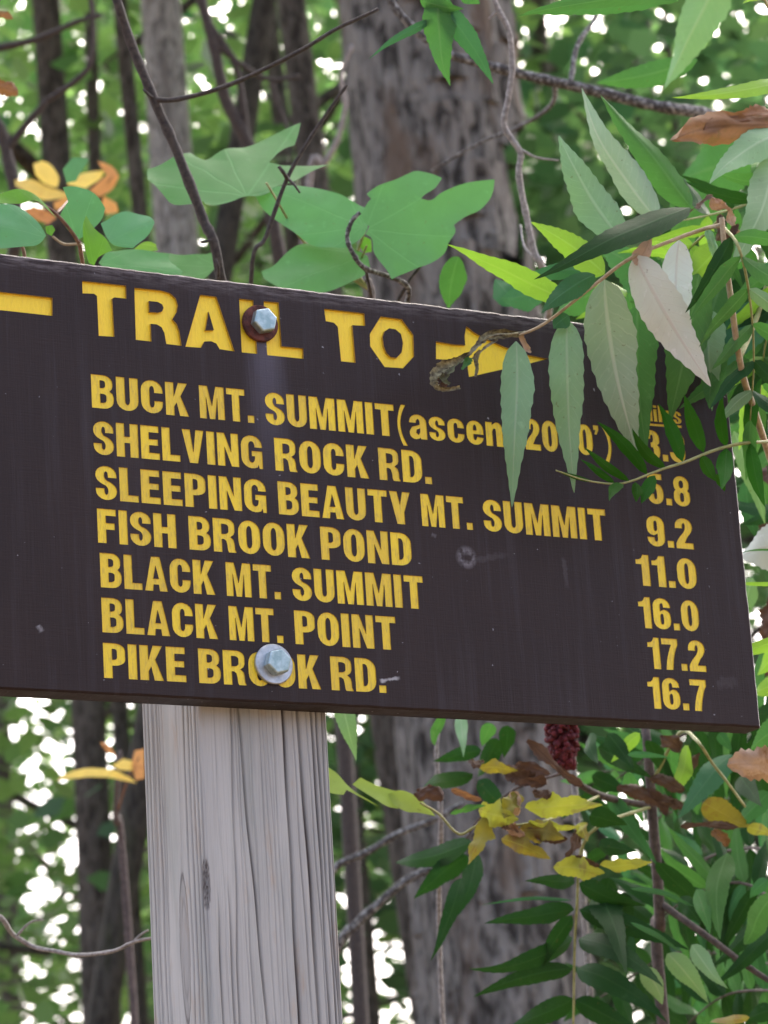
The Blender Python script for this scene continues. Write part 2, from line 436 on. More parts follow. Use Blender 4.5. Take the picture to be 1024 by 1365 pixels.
def yellow_mat(name, c0, c1, worn, worn_amt):
    m, nt, nd, lk, bs = new_mat(name)
    tc = nd.new('ShaderNodeTexCoord'); ob = tc.outputs['Object']
    a = noise(nd, lk, ob, 60, 4, 0.6)
    g = noise(nd, lk, mapping(nd, lk, ob, (500, 60, 120)), 1.0, 4, 0.65)
    oi = nd.new('ShaderNodeObjectInfo')
    f = math_node(nd, lk, 'ADD', math_node(nd, lk, 'MULTIPLY', oi.outputs['Random'], 0.55), math_node(nd, lk, 'MULTIPLY', a, 0.6), clamp=True)
    col = mixc(nd, lk, f, c0, c1)
    col = mixc(nd, lk, ramp(nd, lk, g, [(0.50, 0.0), (0.78, worn_amt)]), col, worn)
    lk.new(col, bs.inputs['Base Color'])
    bs.inputs['Roughness'].default_value = 0.5
    bump(nd, lk, g, bs, 0.35, 0.0008)
    return m
MAT_YEL = yellow_mat('yellow_letter_paint', (0.95, 0.72, 0.018), (0.72, 0.51, 0.03), (0.40, 0.27, 0.07), 0.75)
MAT_YELH = yellow_mat('yellow_routed_paint', (0.95, 0.71, 0.025), (0.90, 0.65, 0.025), (0.62, 0.42, 0.05), 0.4)
MAT_YELW = yellow_mat('yellow_groove_dirt_shade', (0.55, 0.35, 0.03), (0.45, 0.28, 0.03), (0.2, 0.12, 0.04), 0.8)  # wall yellow darkened for dirt and the groove's inner shadow

def ground_mat():
    m, nt, nd, lk, bs = new_mat('forest_floor')
    tc = nd.new('ShaderNodeTexCoord')
    a = noise(nd, lk, tc.outputs['Object'], 6, 8, 0.7)
    b = nd.new('ShaderNodeTexVoronoi'); b.inputs['Scale'].default_value = 14
    lk.new(tc.outputs['Object'], b.inputs['Vector'])
    c = mixc(nd, lk, a, (0.05, 0.035, 0.022), (0.16, 0.11, 0.06))
    lk.new(mixc(nd, lk, 0.4, c, mixc(nd, lk, b.outputs['Color'], (0.06, 0.04, 0.025), (0.2, 0.13, 0.07))), bs.inputs['Base Color'])
    bs.inputs['Roughness'].default_value = 0.95
    bump(nd, lk, a, bs, 0.8, 0.05)
    return m

# ------------------------------------------------------------------ ground
def build_ground():
    rng = np.random.default_rng(3)
    xs = np.concatenate([[-900, -300, -100, -50], np.linspace(-25, 45, 71), [70, 120, 300, 900]])
    ys = np.concatenate([[-900, -300, -100, -40], np.linspace(-12, 58, 71), [90, 150, 300, 900]])
    V, Fc = [], []
    for j, y in enumerate(ys):
        for i, x in enumerate(xs):
            z = 0.06 * math.sin(x * 0.9 + y * 0.4) + 0.05 * math.sin(y * 1.3 - x * 0.5) + rng.uniform(-0.02, 0.02) - 0.09
            V.append((x, y, min(z, 0.0)))
    n = len(xs)
    for j in range(len(ys) - 1):
        for i in range(n - 1):
            Fc.append((j * n + i, j * n + i + 1, (j + 1) * n + i + 1, (j + 1) * n + i))
    tag(mesh_obj('forest_floor', V, Fc, ground_mat(), smooth=True), 'brown leaf-littered forest floor around the sign post', None, None, 'structure')
build_ground()

# ------------------------------------------------------------------ lettering
S_, H_ = 0.275, 0.195
def arc(cx, cy, rx, ry, a0, a1, n=9):
    return [(cx + rx * math.cos(math.radians(a0 + (a1 - a0) * i / n)), cy + ry * math.sin(math.radians(a0 + (a1 - a0) * i / n))) for i in range(n + 1)]
def bez(p0, p1, p2, n=6):
    return [((1 - t) ** 2 * p0[0] + 2 * t * (1 - t) * p1[0] + t * t * p2[0], (1 - t) ** 2 * p0[1] + 2 * t * (1 - t) * p1[1] + t * t * p2[1]) for t in [i / n for i in range(n + 1)]]
def rrect(x0, y0, x1, y1, rx, ry):
    rx = min(rx, (x1 - x0) / 2 - 1e-4); ry = min(ry, (y1 - y0) / 2 - 1e-4)
    return (arc(x1 - rx, y1 - ry, rx, ry, 0, 90, 5) + arc(x0 + rx, y1 - ry, rx, ry, 90, 180, 5) +
            arc(x0 + rx, y0 + ry, rx, ry, 180, 270, 5) + arc(x1 - rx, y0 + ry, rx, ry, 270, 360, 5))
def rot180(cs, w, h=1.0): return [[(w - x, h - y) for x, y in c] for c in cs]
def sc_(cs, fx, fy): return [[(x * fx, y * fy) for x, y in c] for c in cs]

def glyph(ch):
    s, h = S_, H_
    w = 0.70
    if ch in 'O0':
        w = 0.72 if ch == 'O' else 0.68
        return w, [rrect(0, 0, w, 1, w / 2, 0.36), rrect(s, h * .85, w - s, 1 - h * .85, w / 2 - s, 0.17)]
    if ch == 'U':
        return w, [[(0, 1), (0, .3)] + arc(w / 2, .3, w / 2, .3, 180, 360) + [(w, 1), (w - s, 1), (w - s, .3)] + arc(w / 2, .3, w / 2 - s, .3 - h * .9, 360, 180, 6) + [(s, 1)]]
    if ch == 'C':
        return w, [[(w, .62)] + arc(w / 2, .69, w / 2, .31, 0, 180) + arc(w / 2, .31, w / 2, .31, 180, 360) + [(w, .38), (w - s, .38)] +
                   arc(w / 2, .30, w / 2 - s, .30 - h * .9, 360, 180, 6) + arc(w / 2, .70, w / 2 - s, .30 - h * .9, 180, 0, 6) + [(w - s, .62)]]
    if ch == 'G':
        w = .73
        return w, [[(w, .64)] + arc(w / 2, .69, w / 2, .31, 0, 180) + arc(w / 2, .31, w / 2, .31, 180, 300, 7) + [(w * .80, .12), (w * .84, 0), (w, 0), (w, .53), (w * .5, .53), (w * .5, .37), (w - s * .95, .37)] +
                   arc(w / 2, .31, w / 2 - s * .95, .31 - h * .9, 360, 180, 6) + arc(w / 2, .69, w / 2 - s * .95, .31 - h * .9, 180, 0, 6) + [(w - s * .95, .64)]]
    if ch == 'S':
        w = .67
        return w, [[(w, .66)] + arc(w / 2, .735, w / 2, .265, 0, 180) + bez((0, .73), (0, .53), (w * .45, .43))[1:] + bez((w * .45, .43), (w - s, .37), (w - s, .27))[1:] +
                   arc(w / 2, .27, w / 2 - s, .27 - h * .8, 0, -180, 6)[1:] + [(s, .34), (0, .34)] + arc(w / 2, .265, w / 2, .265, 180, 360) +
                   bez((w, .27), (w, .47), (w * .55, .57))[1:] + bez((w * .55, .57), (s, .63), (s, .73))[1:] + arc(w / 2, .73, w / 2 - s, .27 - h * .8, 180, 0, 6)[1:] + [(w - s, .66)]]
    if ch == '2':
        w = .66
        return w, [[(0, .66)] + arc(w / 2, .735, w / 2, .265, 180, 0) + bez((w, .73), (w, .58), (w * .72, .42))[1:] + [(s + .06, h), (w, h), (w, 0), (0, 0), (0, h * .8)] +
                   bez((0, h * .8), (.06, .3), (w * .42, .5))[1:] + bez((w * .42, .5), (w - s, .62), (w - s, .73))[1:] + arc(w / 2, .73, w / 2 - s, .27 - h * .8, 0, 180, 6)[1:] + [(s, .66)]]
    if ch == '3':
        w = .66
        return w, [[(0, .70)] + arc(w / 2, .74, w / 2, .26, 180, 0) + [(w, .62), (w * .96, .57), (w * .84, .52), (w * .96, .46), (w, .40)] + arc(w / 2, .27, w / 2, .27, 0, -180) + [(0, .33), (s, .33)] +
                   arc(w / 2, .27, w / 2 - s, .27 - h * .8, 180, 360, 6) + [(w - s, .36), (w * .52, .43), (w * .42, .43), (w * .42, .59), (w * .52, .59), (w - s, .66)] + arc(w / 2, .74, w / 2 - s, .26 - h * .8, 0, 180, 6) + [(s, .70)]]
    if ch == '5':
        w = .66
        return w, [[(.06, 1), (w * .95, 1), (w * .95, 1 - h), (s + .02, 1 - h), (s, .665)] + bez((s, .665), (w * .5, .72), (w * .85, .62))[1:] + bez((w * .85, .62), (w, .52), (w, .36))[1:] + arc(w / 2, .29, w / 2, .29, 0, -180) + [(0, .33), (s, .33)] +
                   arc(w / 2, .29, w / 2 - s, .29 - h * .8, 180, 360, 6) + [(w - s, .42), (w * .55, .52), (s + .02, .50), (s, .45), (.02, .45)]]
    if ch in '69':
        w = .67
        c = [[(w, .70)] + arc(w / 2, .735, w / 2, .265, 0, 180) + arc(w / 2, .27, w / 2, .27, 180, 360) + [(w, .40), (w * .95, .53), (w * .82, .61), (w * .62, .64), (s, .57)] + arc(w / 2, .74, w / 2 - s, .26 - h * .8, 180, 0, 6) + [(w - s, .70)],
             rrect(s, h * .8, w - s, .50, .1, .1)]
        return w, c if ch == '6' else rot180(c, w)
    if ch == '8':
        w = .68
        return w, [arc(w / 2, .745, w * .47, .255, 0, 180) + [(w * .06, .60), (w * .14, .53), (w * .03, .46)] + arc(w / 2, .28, w / 2, .28, 180, 360) + [(w * .97, .46), (w * .86, .53), (w * .94, .60)],
                   rrect(s * .93, .60, w - s * .93, 1 - h * .75, .08, .1), rrect(s * .96, h * .75, w - s * .96, .45, .08, .1)]
    if ch == '1':
        w = .47
        return w, [[(w - s, 0), (w, 0), (w, 1), (w - s * .78, 1), (w - s * .95, .90), (w - s * 1.2, .85), (0, .835), (0, .69), (w - s, .69)]]
    if ch == '7':
        w = .64
        return w, [[(0, 1), (w, 1), (w, 1 - h)] + bez((w, 1 - h), (w * .70, .52), (w * .62, 0)) + [(w * .19, 0)] + bez((w * .19, 0), (w * .27, .45), (w - s * .95, 1 - h))[0:] + [(0, 1 - h)]]
    if ch == '.': return .24, [[(0, 0), (.24, 0), (.24, .22), (0, .22)]]
    if ch == 'I': return s, [[(0, 0), (s, 0), (s, 1), (0, 1)]]
    if ch == 'l': return s * .9, [[(0, 0), (s * .9, 0), (s * .9, 1), (0, 1)]]
    if ch == 'L': w = .60; return w, [[(0, 0), (w, 0), (w, h), (s, h), (s, 1), (0, 1)]]
    if ch == 'T': w = .68; a = (w - s) / 2; return w, [[(a, 0), (a + s, 0), (a + s, 1 - h), (w, 1 - h), (w, 1), (0, 1), (0, 1 - h), (a, 1 - h)]]
    if ch == 'E': w = .62; return w, [[(0, 0), (w, 0), (w, h), (s, h), (s, .42), (w * .92, .42), (w * .92, .60), (s, .60), (s, 1 - h), (w * .97, 1 - h), (w * .97, 1), (0, 1)]]
    if ch == 'F': w = .60; return w, [[(0, 0), (s, 0), (s, .40), (w * .92, .40), (w * .92, .59), (s, .59), (s, 1 - h), (w, 1 - h), (w, 1), (0, 1)]]
    if ch == 'H': w = .73; return w, [[(0, 0), (s, 0), (s, .42), (w - s, .42), (w - s, 0), (w, 0), (w, 1), (w - s, 1), (w - s, .61), (s, .61), (s, 1), (0, 1)]]
    if ch == 'N': w = .73; e = s * .93; return w, [[(0, 0), (e, 0), (e, .58), (w - e, 0), (w, 0), (w, 1), (w - e, 1), (w - e, .44), (e, 1), (0, 1)]]
    if ch == 'M': w = .92; e = s * .92; return w, [[(0, 0), (e, 0), (e, .66), (w / 2 - .10, 0), (w / 2 + .10, 0), (w - e, .66), (w - e, 0), (w, 0), (w, 1), (w - e * 1.22, 1), (w / 2, .40), (e * 1.22, 1), (0, 1)]]
    if ch == 'V': w = .74; return w, [[(w / 2 - .14, 0), (w / 2 + .14, 0), (w, 1), (w - s, 1), (w / 2, .33), (s, 1), (0, 1)]]
    if ch == 'Y': w = .74; a = (w - s) / 2; return w, [[(a, 0), (a + s, 0), (a + s, .38), (w, 1), (w - s, 1), (w / 2, .60), (s, 1), (0, 1)]]
    if ch == 'A': w = .76; return w, [[(0, 0), (s * .97, 0), (s * 1.06, .19), (w - s * 1.06, .19), (w - s * .97, 0), (w, 0), (w * .69, 1), (w * .31, 1)], [(w / 2 - .095, .36), (w / 2 + .095, .36), (w / 2, .74)]]
    if ch == 'K': w = .74; return w, [[(0, 0), (s, 0), (s, .27), (s + .08, .40), (w - s * 1.06, 0), (w, 0), (w * .66, .60), (w * .97, 1), (w - s * 1.15, 1), (s, .58), (s, 1), (0, 1)]]
    if ch == 'D': return w, [[(0, 0), (w * .45, 0)] + arc(w * .45, .32, w * .55, .32, 270, 360, 6) + arc(w * .45, .68, w * .55, .68 * .47, 0, 90, 6) + [(0, 1)],
                             [(s, h * .9), (w * .47, h * .9)] + arc(w * .47, .34, w * .53 - s, .34 - h * .9, 270, 360, 4) + arc(w * .47, .66, w * .53 - s, .34 - h * .9, 0, 90, 4) + [(s, 1 - h * .9)]]
    if ch == 'P': w = .68; return w, [[(0, 0), (s, 0), (s, .36), (w * .5, .36)] + arc(w * .5, .55, w * .5, .19, 270, 360, 5) + arc(w * .5, .80, w * .5, .20, 0, 90, 5) + [(0, 1)],
                             [(s, .53), (w * .5, .53)] + arc(w * .5, .60, w * .5 - s + .02, .07, 270, 360, 4) + arc(w * .5, .76, w * .5 - s + .02, .08, 0, 90, 4) + [(s, .84)]]
    if ch == 'R': w = .73; return w, [[(0, 0), (s, 0), (s, .39), (w * .47, .39), (w * .57, .34), (w * .61, .22), (w * .63, .06), (w * .67, 0), (w, 0), (w, .03), (w * .95, .09), (w * .94, .26), (w * .90, .38), (w * .76, .46), (w * .90, .53), (w * .96, .62), (w * .96, .80)] + arc(w * .6, .80, w * .36, .20, 0, 90, 5) + [(0, 1)],
                             [(s, .54), (w * .48, .54)] + arc(w * .48, .62, w * .58 - s, .08, 270, 360, 4) + arc(w * .48, .76, w * .58 - s, .08, 0, 90, 4) + [(s, .84)]]
    if ch == 'B': return w, [[(0, 0), (w * .5, 0)] + arc(w * .55, .25, w * .45, .25, 270, 360, 5) + [(w, .36), (w * .95, .46), (w * .82, .53), (w * .92, .60), (w * .96, .68)] + arc(w * .55, .76, w * .41, .24, 0, 90, 5) + [(0, 1)],
                             [(s, .17), (w * .5, .17)] + arc(w * .5, .25, w * .56 - s, .08, 270, 360, 3) + arc(w * .5, .37, w * .56 - s, .07, 0, 90, 3) + [(s, .44)],
                             [(s, .61), (w * .48, .61)] + arc(w * .48, .68, w * .54 - s, .07, 270, 360, 3) + arc(w * .48, .77, w * .54 - s, .07, 0, 90, 3) + [(s, .84)]]
    X = .76
    if ch == 's': g = glyph('S'); return g[0] * .86, sc_(g[1], .86, X)
    if ch == 'c': g = glyph('C'); return g[0] * .86, sc_(g[1], .86, X)
    if ch == 'o': g = glyph('O'); return g[0] * .86, sc_(g[1], .86, X)
    if ch == 'n':
        w = .62; e = .245
        return w, [[(0, 0), (e, 0), (e, .46)] + bez((e, .46), (e + .03, .60), (w - e - .02, .56), 3)[1:] + [(w - e, .48), (w - e, 0), (w, 0), (w, .52)] + arc(w * .68, .55, w * .32, .22, 0, 100, 5) + [(e, .68), (e, X), (0, X)]]
    if ch == 'a':
        w = .62; e = .245
        return w, [[(w - e, .05), (w - e + .02, 0), (w, 0), (w, .50)] + arc(w / 2, .52, w / 2, .25, 0, 175, 8) + [(0, .50), (e * .95, .50)] + arc(w / 2, .52, w / 2 - e, .11, 180, 0, 5) + [(w - e, .46), (w * .45, .42), (w * .15, .37), (0, .22), (0, .15)] + arc(w * .36, .15, w * .36, .165, 180, 270, 4)[1:] + [(w * .52, .01)],
                   [(w - e, .34), (w - e, .22), (w * .52, .13), (w * .38, .20), (w * .42, .29)]]
    if ch == 'e':
        w = .62; e = .25
        return w, [[(w, .33), (w, .45)] + arc(w / 2, .47, w / 2, .29, 0, 180, 9) + arc(w / 2, .28, w / 2, .29, 180, 350, 9) + [(w - e * .9, .25)] + arc(w / 2, .24, w / 2 - e, .10, 350, 180, 5) + [(e, .33)],
                   [(e, .45), (w - e, .45)] + arc(w / 2, .52, w / 2 - e, .11, 0, 180, 5)]
    if ch == 't':
        w = .42; e = .245; a = .08
        return w, [[(a, .60), (a, .2), (a + .03, .06), (a + .12, 0), (w, 0), (w, .14), (a + e, .15), (a + e, .60), (w, .60), (w, .74), (a + e, .74), (a + e, .95), (a, .95), (a, .74), (0, .74), (0, .60)]]
    if ch == 'i': return s * .9, [[(0, 0), (s * .9, 0), (s * .9, X), (0, X)], [(0, .84), (s * .9, .84), (s * .9, 1), (0, 1)]]
    if ch == '(':
        return .36, [bez((.36, 1.03), (-.16, .40), (.36, -.25), 10) + bez((.17, -.25), (-.22, .40), (.17, 1.03), 10)]
    if ch == ')': c = glyph('(')[1]; return .36, [[(.36 - x, y) for x, y in c[0]]]
    if ch == "'": return .2, [[(0, 1), (.2, 1), (.2, .86), (.12, .70), (.03, .70), (.08, .84), (0, .84)]]
    return .3, []

def word(txt, x0, x1, vb, ht, gap=0.085):
    """letters of one word between board positions x0 and x1 on baseline vb"""
    adv, items = 0.0, []
    for k, ch in enumerate(txt):
        w, cs = glyph(ch)
        items.append((adv, cs))
        adv += w + gap
    tot = adv - gap
    sx = (x1 - x0) / tot
    return [[[(x0 + (a + x) * sx, vb + y * ht) for x, y in c] for c in cs] for a, cs in items]

LET = []           # (contours, header?)
def put(txt, xl, yl, xr, yr, ht, gap=0.085):
    a, b = uv_board(xl, yl), uv_board(xr, yr)
    vb = (a[1] + b[1]) / 2
    for cs in word(txt, a[0], b[0], vb, ht, gap):
        LET.append((cs, False))
HT = 0.0226
ROWS = [0.18770, 0.15643, 0.12659, 0.09798, 0.06886, 0.03973, 0.01041]
def prow(r, words, ht=HT):
    for t, xl, xr in words:
        # board position of both ends, on the row's own baseline
        def ux(x):
            y = 700.0
            for _ in range(20):
                u, v = uv_board(x, y)
                y += (v - ROWS[r]) * 2000
            return uv_board(x, y)[0]
        for cs in word(t, ux(xl), ux(xr), ROWS[r], ht):
            LET.append((cs, False))
prow(0, [('BUCK', 122.9, 252.4), ('MT.', 267.1, 339.5), ('SUMMIT', 355, 527.3), ('(', 532, 543.5), ('ascent', 547, 690), ('2000', 701.5, 792), ("'", 794, 801), (')', 804, 816)])
prow(1, [('SHELVING', 125.5, 351), ('ROCK', 367.6, 492.6), ('RD.', 506.5, 576.4)])
prow(2, [('SLEEPING', 128.5, 356.2), ('BEAUTY', 372.2, 549.2), ('MT.', 563.2, 631), ('SUMMIT', 646, 810)])
prow(3, [('FISH', 131, 236), ('BROOK', 253, 414), ('POND', 429, 550)])
prow(4, [('BLACK', 134.7, 287.6), ('MT.', 302.8, 375.2), ('SUMMIT', 391, 566.2)])
prow(5, [('BLACK', 136.8, 291.4), ('MT.', 306.6, 378.5), ('POINT', 394.3, 529.6)])
prow(6, [('PIKE', 139, 249), ('BROOK', 266, 428.6), ('RD.', 442.5, 515.7)])
NH = HT * 0.985
put('3.3', 861, 613, 915, 617, NH)
put('5.8', 864.5, 671, 921.7, 676, NH)
put('9.2', 864.5, 728, 925.4, 732, NH)
put('11.0', 850.2, 780, 930.4, 786, NH)
put('16.0', 853.6, 837, 933.5, 842, NH)
put('17.2', 866, 891, 942.2, 896, NH)
put('16.7', 866, 944, 944.6, 948.5, NH)
put('Miles', 853, 560, 909.2, 565.5, 0.0122, 0.08)
LET.append(([[uv_board(855, 563.5), uv_board(909, 567.3), uv_board(909.2, 570.6), uv_board(855, 566.5)]], False))
def tr(pts, ox, oy, sc): return [uv_board(ox + x / sc, oy + y / sc) for x, y in pts]
ZA, ZBm, ZC = (100, 360, 3.938), (340, 370, 3.657), (560, 340, 3.9)
LET += [([tr([(38, 57), (268, 82), (270, 150), (207, 143), (196, 150), (207, 350), (125, 345), (116, 136), (100, 124), (40, 122)], *ZA)], True),
 ([tr([(312, 93), (450, 107), (500, 122), (530, 150), (540, 185), (535, 220), (512, 258), (535, 285), (548, 320), (560, 397), (480, 388), (470, 330), (455, 300), (430, 285), (398, 282), (402, 375), (320, 366)], *ZA),
   tr([(388, 162), (435, 167), (458, 180), (466, 198), (458, 217), (435, 224), (390, 220)], *ZA)], True),
 ([tr([(658, 130), (742, 140), (838, 427), (760, 415), (742, 385), (715, 373), (680, 375), (662, 408), (580, 402)], *ZA), tr([(702, 218), (730, 315), (685, 316)], *ZA)], True),
 ([tr([(862, 150), (936, 158), (957, 440), (876, 432)], *ZA)], True),
 ([tr([(42, 115), (115, 122), (130, 335), (235, 345), (236, 396), (60, 378)], *ZBm)], True),
 ([tr([(337, 152), (533, 175), (537, 235), (475, 232), (490, 415), (420, 408), (404, 240), (385, 220), (345, 212)], *ZBm)], True),
 ([tr([(613, 190), (715, 203), (772, 280), (775, 385), (722, 442), (632, 436), (562, 335), (560, 275)], *ZBm),
   tr([(622, 290), (632, 262), (655, 247), (685, 252), (712, 275), (722, 320), (715, 365), (690, 392), (662, 388), (640, 365), (628, 335)], *ZBm)], True)]
arrow_r = tr([(83, 450), (180, 466), (235, 468), (232, 420), (240, 370), (285, 405), (340, 435), (440, 478), (560, 520), (665, 540), (560, 566), (440, 592), (360, 610), (255, 634), (248, 590), (250, 548), (180, 545), (83, 541)], *ZC)
LET.append(([arrow_r], True))
# the left-pointing arrow: its bar ends in view, its head lies past the left edge of the picture
a0, a1 = uv_board(70, 397), uv_board(70, 421)
am = (a0[1] + a1[1]) / 2
hx = a0[0] - 0.066
LET.append(([[a0, a1, (hx + .004, am - (a0[1] - a1[1]) / 2), (hx, am - .017), (hx - .028, am - .008), (hx - .056, am), (hx - .028, am + .010), (hx + .004, am + .020), (hx + .002, am + (a0[1] - a1[1]) / 2)]], True))

def hexagon_prism(c, r, y0, y1, rot=0.3):
    v, f = [], []
    for y, rr in ((y1, r), (y0 + .0007, r), (y0, r * .9)):
        for k in range(6):
            a = rot + k * math.pi / 3
            v.append((c[0] + rr * math.cos(a), y, c[1] + rr * math.sin(a)))
    for j in range(2):
        for k in range(6):
            f.append((j * 6 + k, j * 6 + (k + 1) % 6, (j + 1) * 6 + (k + 1) % 6, (j + 1) * 6 + k))
    f.append(tuple(range(12, 18))); f.append(tuple(range(5, -1, -1)))
    return v, f
def disc(c, r, y0, y1, n=36):
    v, f = [], []
    prof = [(y1, r), (y0 + .0006, r), (y0, r * .955), (y0, r * .45)]
    for y, rr in prof:
        for k in range(n):
            a = 2 * math.pi * k / n
            v.append((c[0] + rr * math.cos(a), y, c[1] + rr * math.sin(a)))
    for j in range(len(prof) - 1):
        for k in range(n):
            f.append((j * n + k, j * n + (k + 1) % n, (j + 1) * n + (k + 1) % n, (j + 1) * n + k))
    f.append(tuple(range((len(prof) - 1) * n, len(prof) * n)))
    f.append(tuple(range(n - 1, -1, -1)))
    return v, f

TH = 0.0193
def post_mat():
    m, nt, nd, lk, bs = new_mat('weathered_post_wood')
    tc = nd.new('ShaderNodeTexCoord'); ob = tc.outputs['Object']
    at = nd.new('ShaderNodeAttribute'); at.attribute_name = 'grain'
    g = at.outputs['Fac']
    fi = noise(nd, lk, mapping(nd, lk, ob, (900, 900, 14)), 1.0, 4, 0.65)
    bl = noise(nd, lk, mapping(nd, lk, ob, (40, 40, 8)), 1.0, 4, 0.6)
    wm = noise(nd, lk, mapping(nd, lk, ob, (70, 70, 18), (4, 2, 1)), 1.0, 4, 0.6)
    base = mixc(nd, lk, bl, (0.38, 0.385, 0.355), (0.56, 0.56, 0.515))
    base = mixc(nd, lk, ramp(nd, lk, wm, [(0.58, 0.0), (0.75, 0.55)]), base, (0.46, 0.32, 0.19))
    base = mixc(nd, lk, ramp(nd, lk, noise(nd, lk, mapping(nd, lk, ob, (50, 50, 5), (9, 1, 1)), 1.0, 3), [(0.52, 0.0), (0.72, 0.4)]), base, (0.24, 0.28, 0.25))
    base = mixc(nd, lk, ramp(nd, lk, fi, [(0.46, 0.0), (0.78, 0.42)]), base, (0.24, 0.225, 0.205))
    base = mixc(nd, lk, g, base, (0.045, 0.034, 0.032))
    lk.new(base, bs.inputs['Base Color'])
    bs.inputs['Roughness'].default_value = 0.85
    bs.inputs['Specular IOR Level'].default_value = 0.2
    bump(nd, lk, fi, bs, 0.4, 0.0012)
    return m

def build_sign():
    root = thing('trail_sign', (0, 0, 0), 'dark brown trail sign with yellow lettering bolted to a grey weathered square post', 'sign')
    # --- board: one piece of wood with the lettering routed into its face
    xl, xr, H = -0.265, 0.4186, 0.286
    rng = random.Random(5)
    def edge(a, b, n, amp, nx, nz):
        out = []
        for i in range(n):
            t = i / n
            d = amp * (rng.random() ** 3)
            out.append((a[0] + (b[0] - a[0]) * t + nx * d, a[1] + (b[1] - a[1]) * t + nz * d))
        return out
    c = 0.0013
    ring = (edge((xl + c, c), (xr - c, c), 60, .0004, 0, 1) + edge((xr - c, c), (xr - c, H - c), 26, .0006, -1, 0) +
            edge((xr - c, H - c), (xl + c, H - c), 150, .0007, 0, -1) + edge((xl + c, H - c), (xl + c, c), 20, .0005, 1, 0))
    cont = [ring]
    for cs, hd in LET: cont += cs
    tris = tessellate_polygon([[Vector((p[0], p[1], 0)) for p in cc] for cc in cont])
    flat = [p for cc in cont for p in cc]
    V = [(p[0], 0.0, p[1] + ZB) for p in flat]
    Fc = []; fm = []
    for t in tris:
        a, b, d = (flat[i] for i in t)
        ar = (b[0] - a[0]) * (d[1] - a[1]) - (d[0] - a[0]) * (b[1] - a[1])
        if abs(ar) < 1e-13: continue
        Fc.append(tuple(t) if ar > 0 else (t[0], t[2], t[1])); fm.append(0)      # CCW in x,z seen from -Y
    # groove walls
    off = len(ring)
    for cs, hd in LET:
        for cc in cs:
            n = len(cc); b0 = len(V)
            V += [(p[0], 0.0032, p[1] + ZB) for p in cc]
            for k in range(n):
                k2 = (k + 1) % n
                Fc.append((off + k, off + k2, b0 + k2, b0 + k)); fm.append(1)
            off += n
    # chamfer, sides, back
    n = len(ring)
    def ring_at(y, grow):
        b0 = len(V)
        for p in ring:
            gx = max(xl, min(xr, p[0] + (grow if p[0] > (xl + xr) / 2 + .33 else (-grow if p[0] < (xl + xr) / 2 - .33 else 0))))
            gz = max(0, min(H, p[1] + (grow if p[1] > H - .004 else (-grow if p[1] < .004 else 0))))
            V.append((gx, y, gz + ZB))
        return b0
    r1 = ring_at(0.0013, c); r2 = ring_at(TH, c)
    for q0, q1 in ((0, r1), (r1, r2)):
        for k in range(n):
            k2 = (k + 1) % n
            Fc.append((q0 + k2, q0 + k, q1 + k, q1 + k2)); fm.append(0)
    b0 = len(V)
    V += [(xl, TH, ZB), (xr, TH, ZB), (xr, TH, ZB + H), (xl, TH, ZB + H)]
    Fc.append((b0, b0 + 3, b0 + 2, b0 + 1)); fm.append(0)
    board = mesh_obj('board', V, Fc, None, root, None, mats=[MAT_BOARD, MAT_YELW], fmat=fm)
    # --- every letter, figure and arrow: the painted floor of its groove
    for cs, hd in LET:
        y0 = 0.0019 if hd else 0.0005
        pts = [p for cc in cs for p in cc]
        ts = tessellate_polygon([[Vector((p[0], p[1], 0)) for p in cc] for cc in cs])
        v = [(p[0], y0, p[1] + ZB) for p in pts] + [(p[0], 0.0031, p[1] + ZB) for p in pts]
        k = len(pts); f = []
        for t in ts:
            a, b, d = (pts[i] for i in t)
            ar = (b[0] - a[0]) * (d[1] - a[1]) - (d[0] - a[0]) * (b[1] - a[1])
            if abs(ar) < 1e-13: continue
            t = tuple(t) if ar > 0 else (t[0], t[2], t[1])
            f.append(t); f.append(tuple(i + k for i in reversed(t)))
        is_arrow = hd and len(cs) == 1 and cs[0] is arrow_r or (hd and len(cs[0]) == 9 and cs[0][0] == a0)
        nm = 'arrow' if is_arrow else ('underline' if cs and len(cs[0]) == 4 and abs(cs[0][0][1] - cs[0][3][1]) < .003 and not hd and cs[0][1][0] - cs[0][0][0] > .02 else 'letter')
        mesh_obj(nm, v, f, MAT_YELH if hd else MAT_YEL, board)
    # --- bolts
    for (wx, wy), (bx, by), wr, wm, lab in (((346, 432), (350, 429), 0.0128, MAT_RUST, 'rusty brown washer'), ((364, 886), (367.5, 882), 0.0133, MAT_ZINC, 'grey zinc washer')):
        cw = uv_board(wx, wy); v, f = disc((cw[0], cw[1] + ZB), wr, -0.0024, 0.0002)
        w = mesh_obj('washer', v, f, wm, root); w['label'] = lab
        v, f = hexagon_prism((cw[0] + .0008, cw[1] + ZB + .0004), 0.0088, -0.0088, -0.0022, 0.25)
        b = mesh_obj('bolt_head', v, f, MAT_HEX, root)
        md = b.modifiers.new('bevel', 'BEVEL'); md.width = 0.0006; md.segments = 2
    # --- post
    P = 0.0915
    nx = 190
    per = []       # (face, f, x, y): walk round the section: left side from back to front, front, right, back
    r = 0.0026
    def side_pts(face, n):
        return [(face, (i + 0.5) / n) for i in range(n)]
    lay = side_pts('L', 130) + side_pts('F', 190) + side_pts('R', 24) + side_pts('B', 12)
    zs = [0.0, 0.6, 1.2, 1.55] + list(np.linspace(1.62, 1.955, 150)) + [2.0, 2.1, 2.2, 2.215]
    nrng = np.random.default_rng(8)
    wob = nrng.uniform(0, 6.28, 40)
    zlo, zhi = 1.70, 1.93
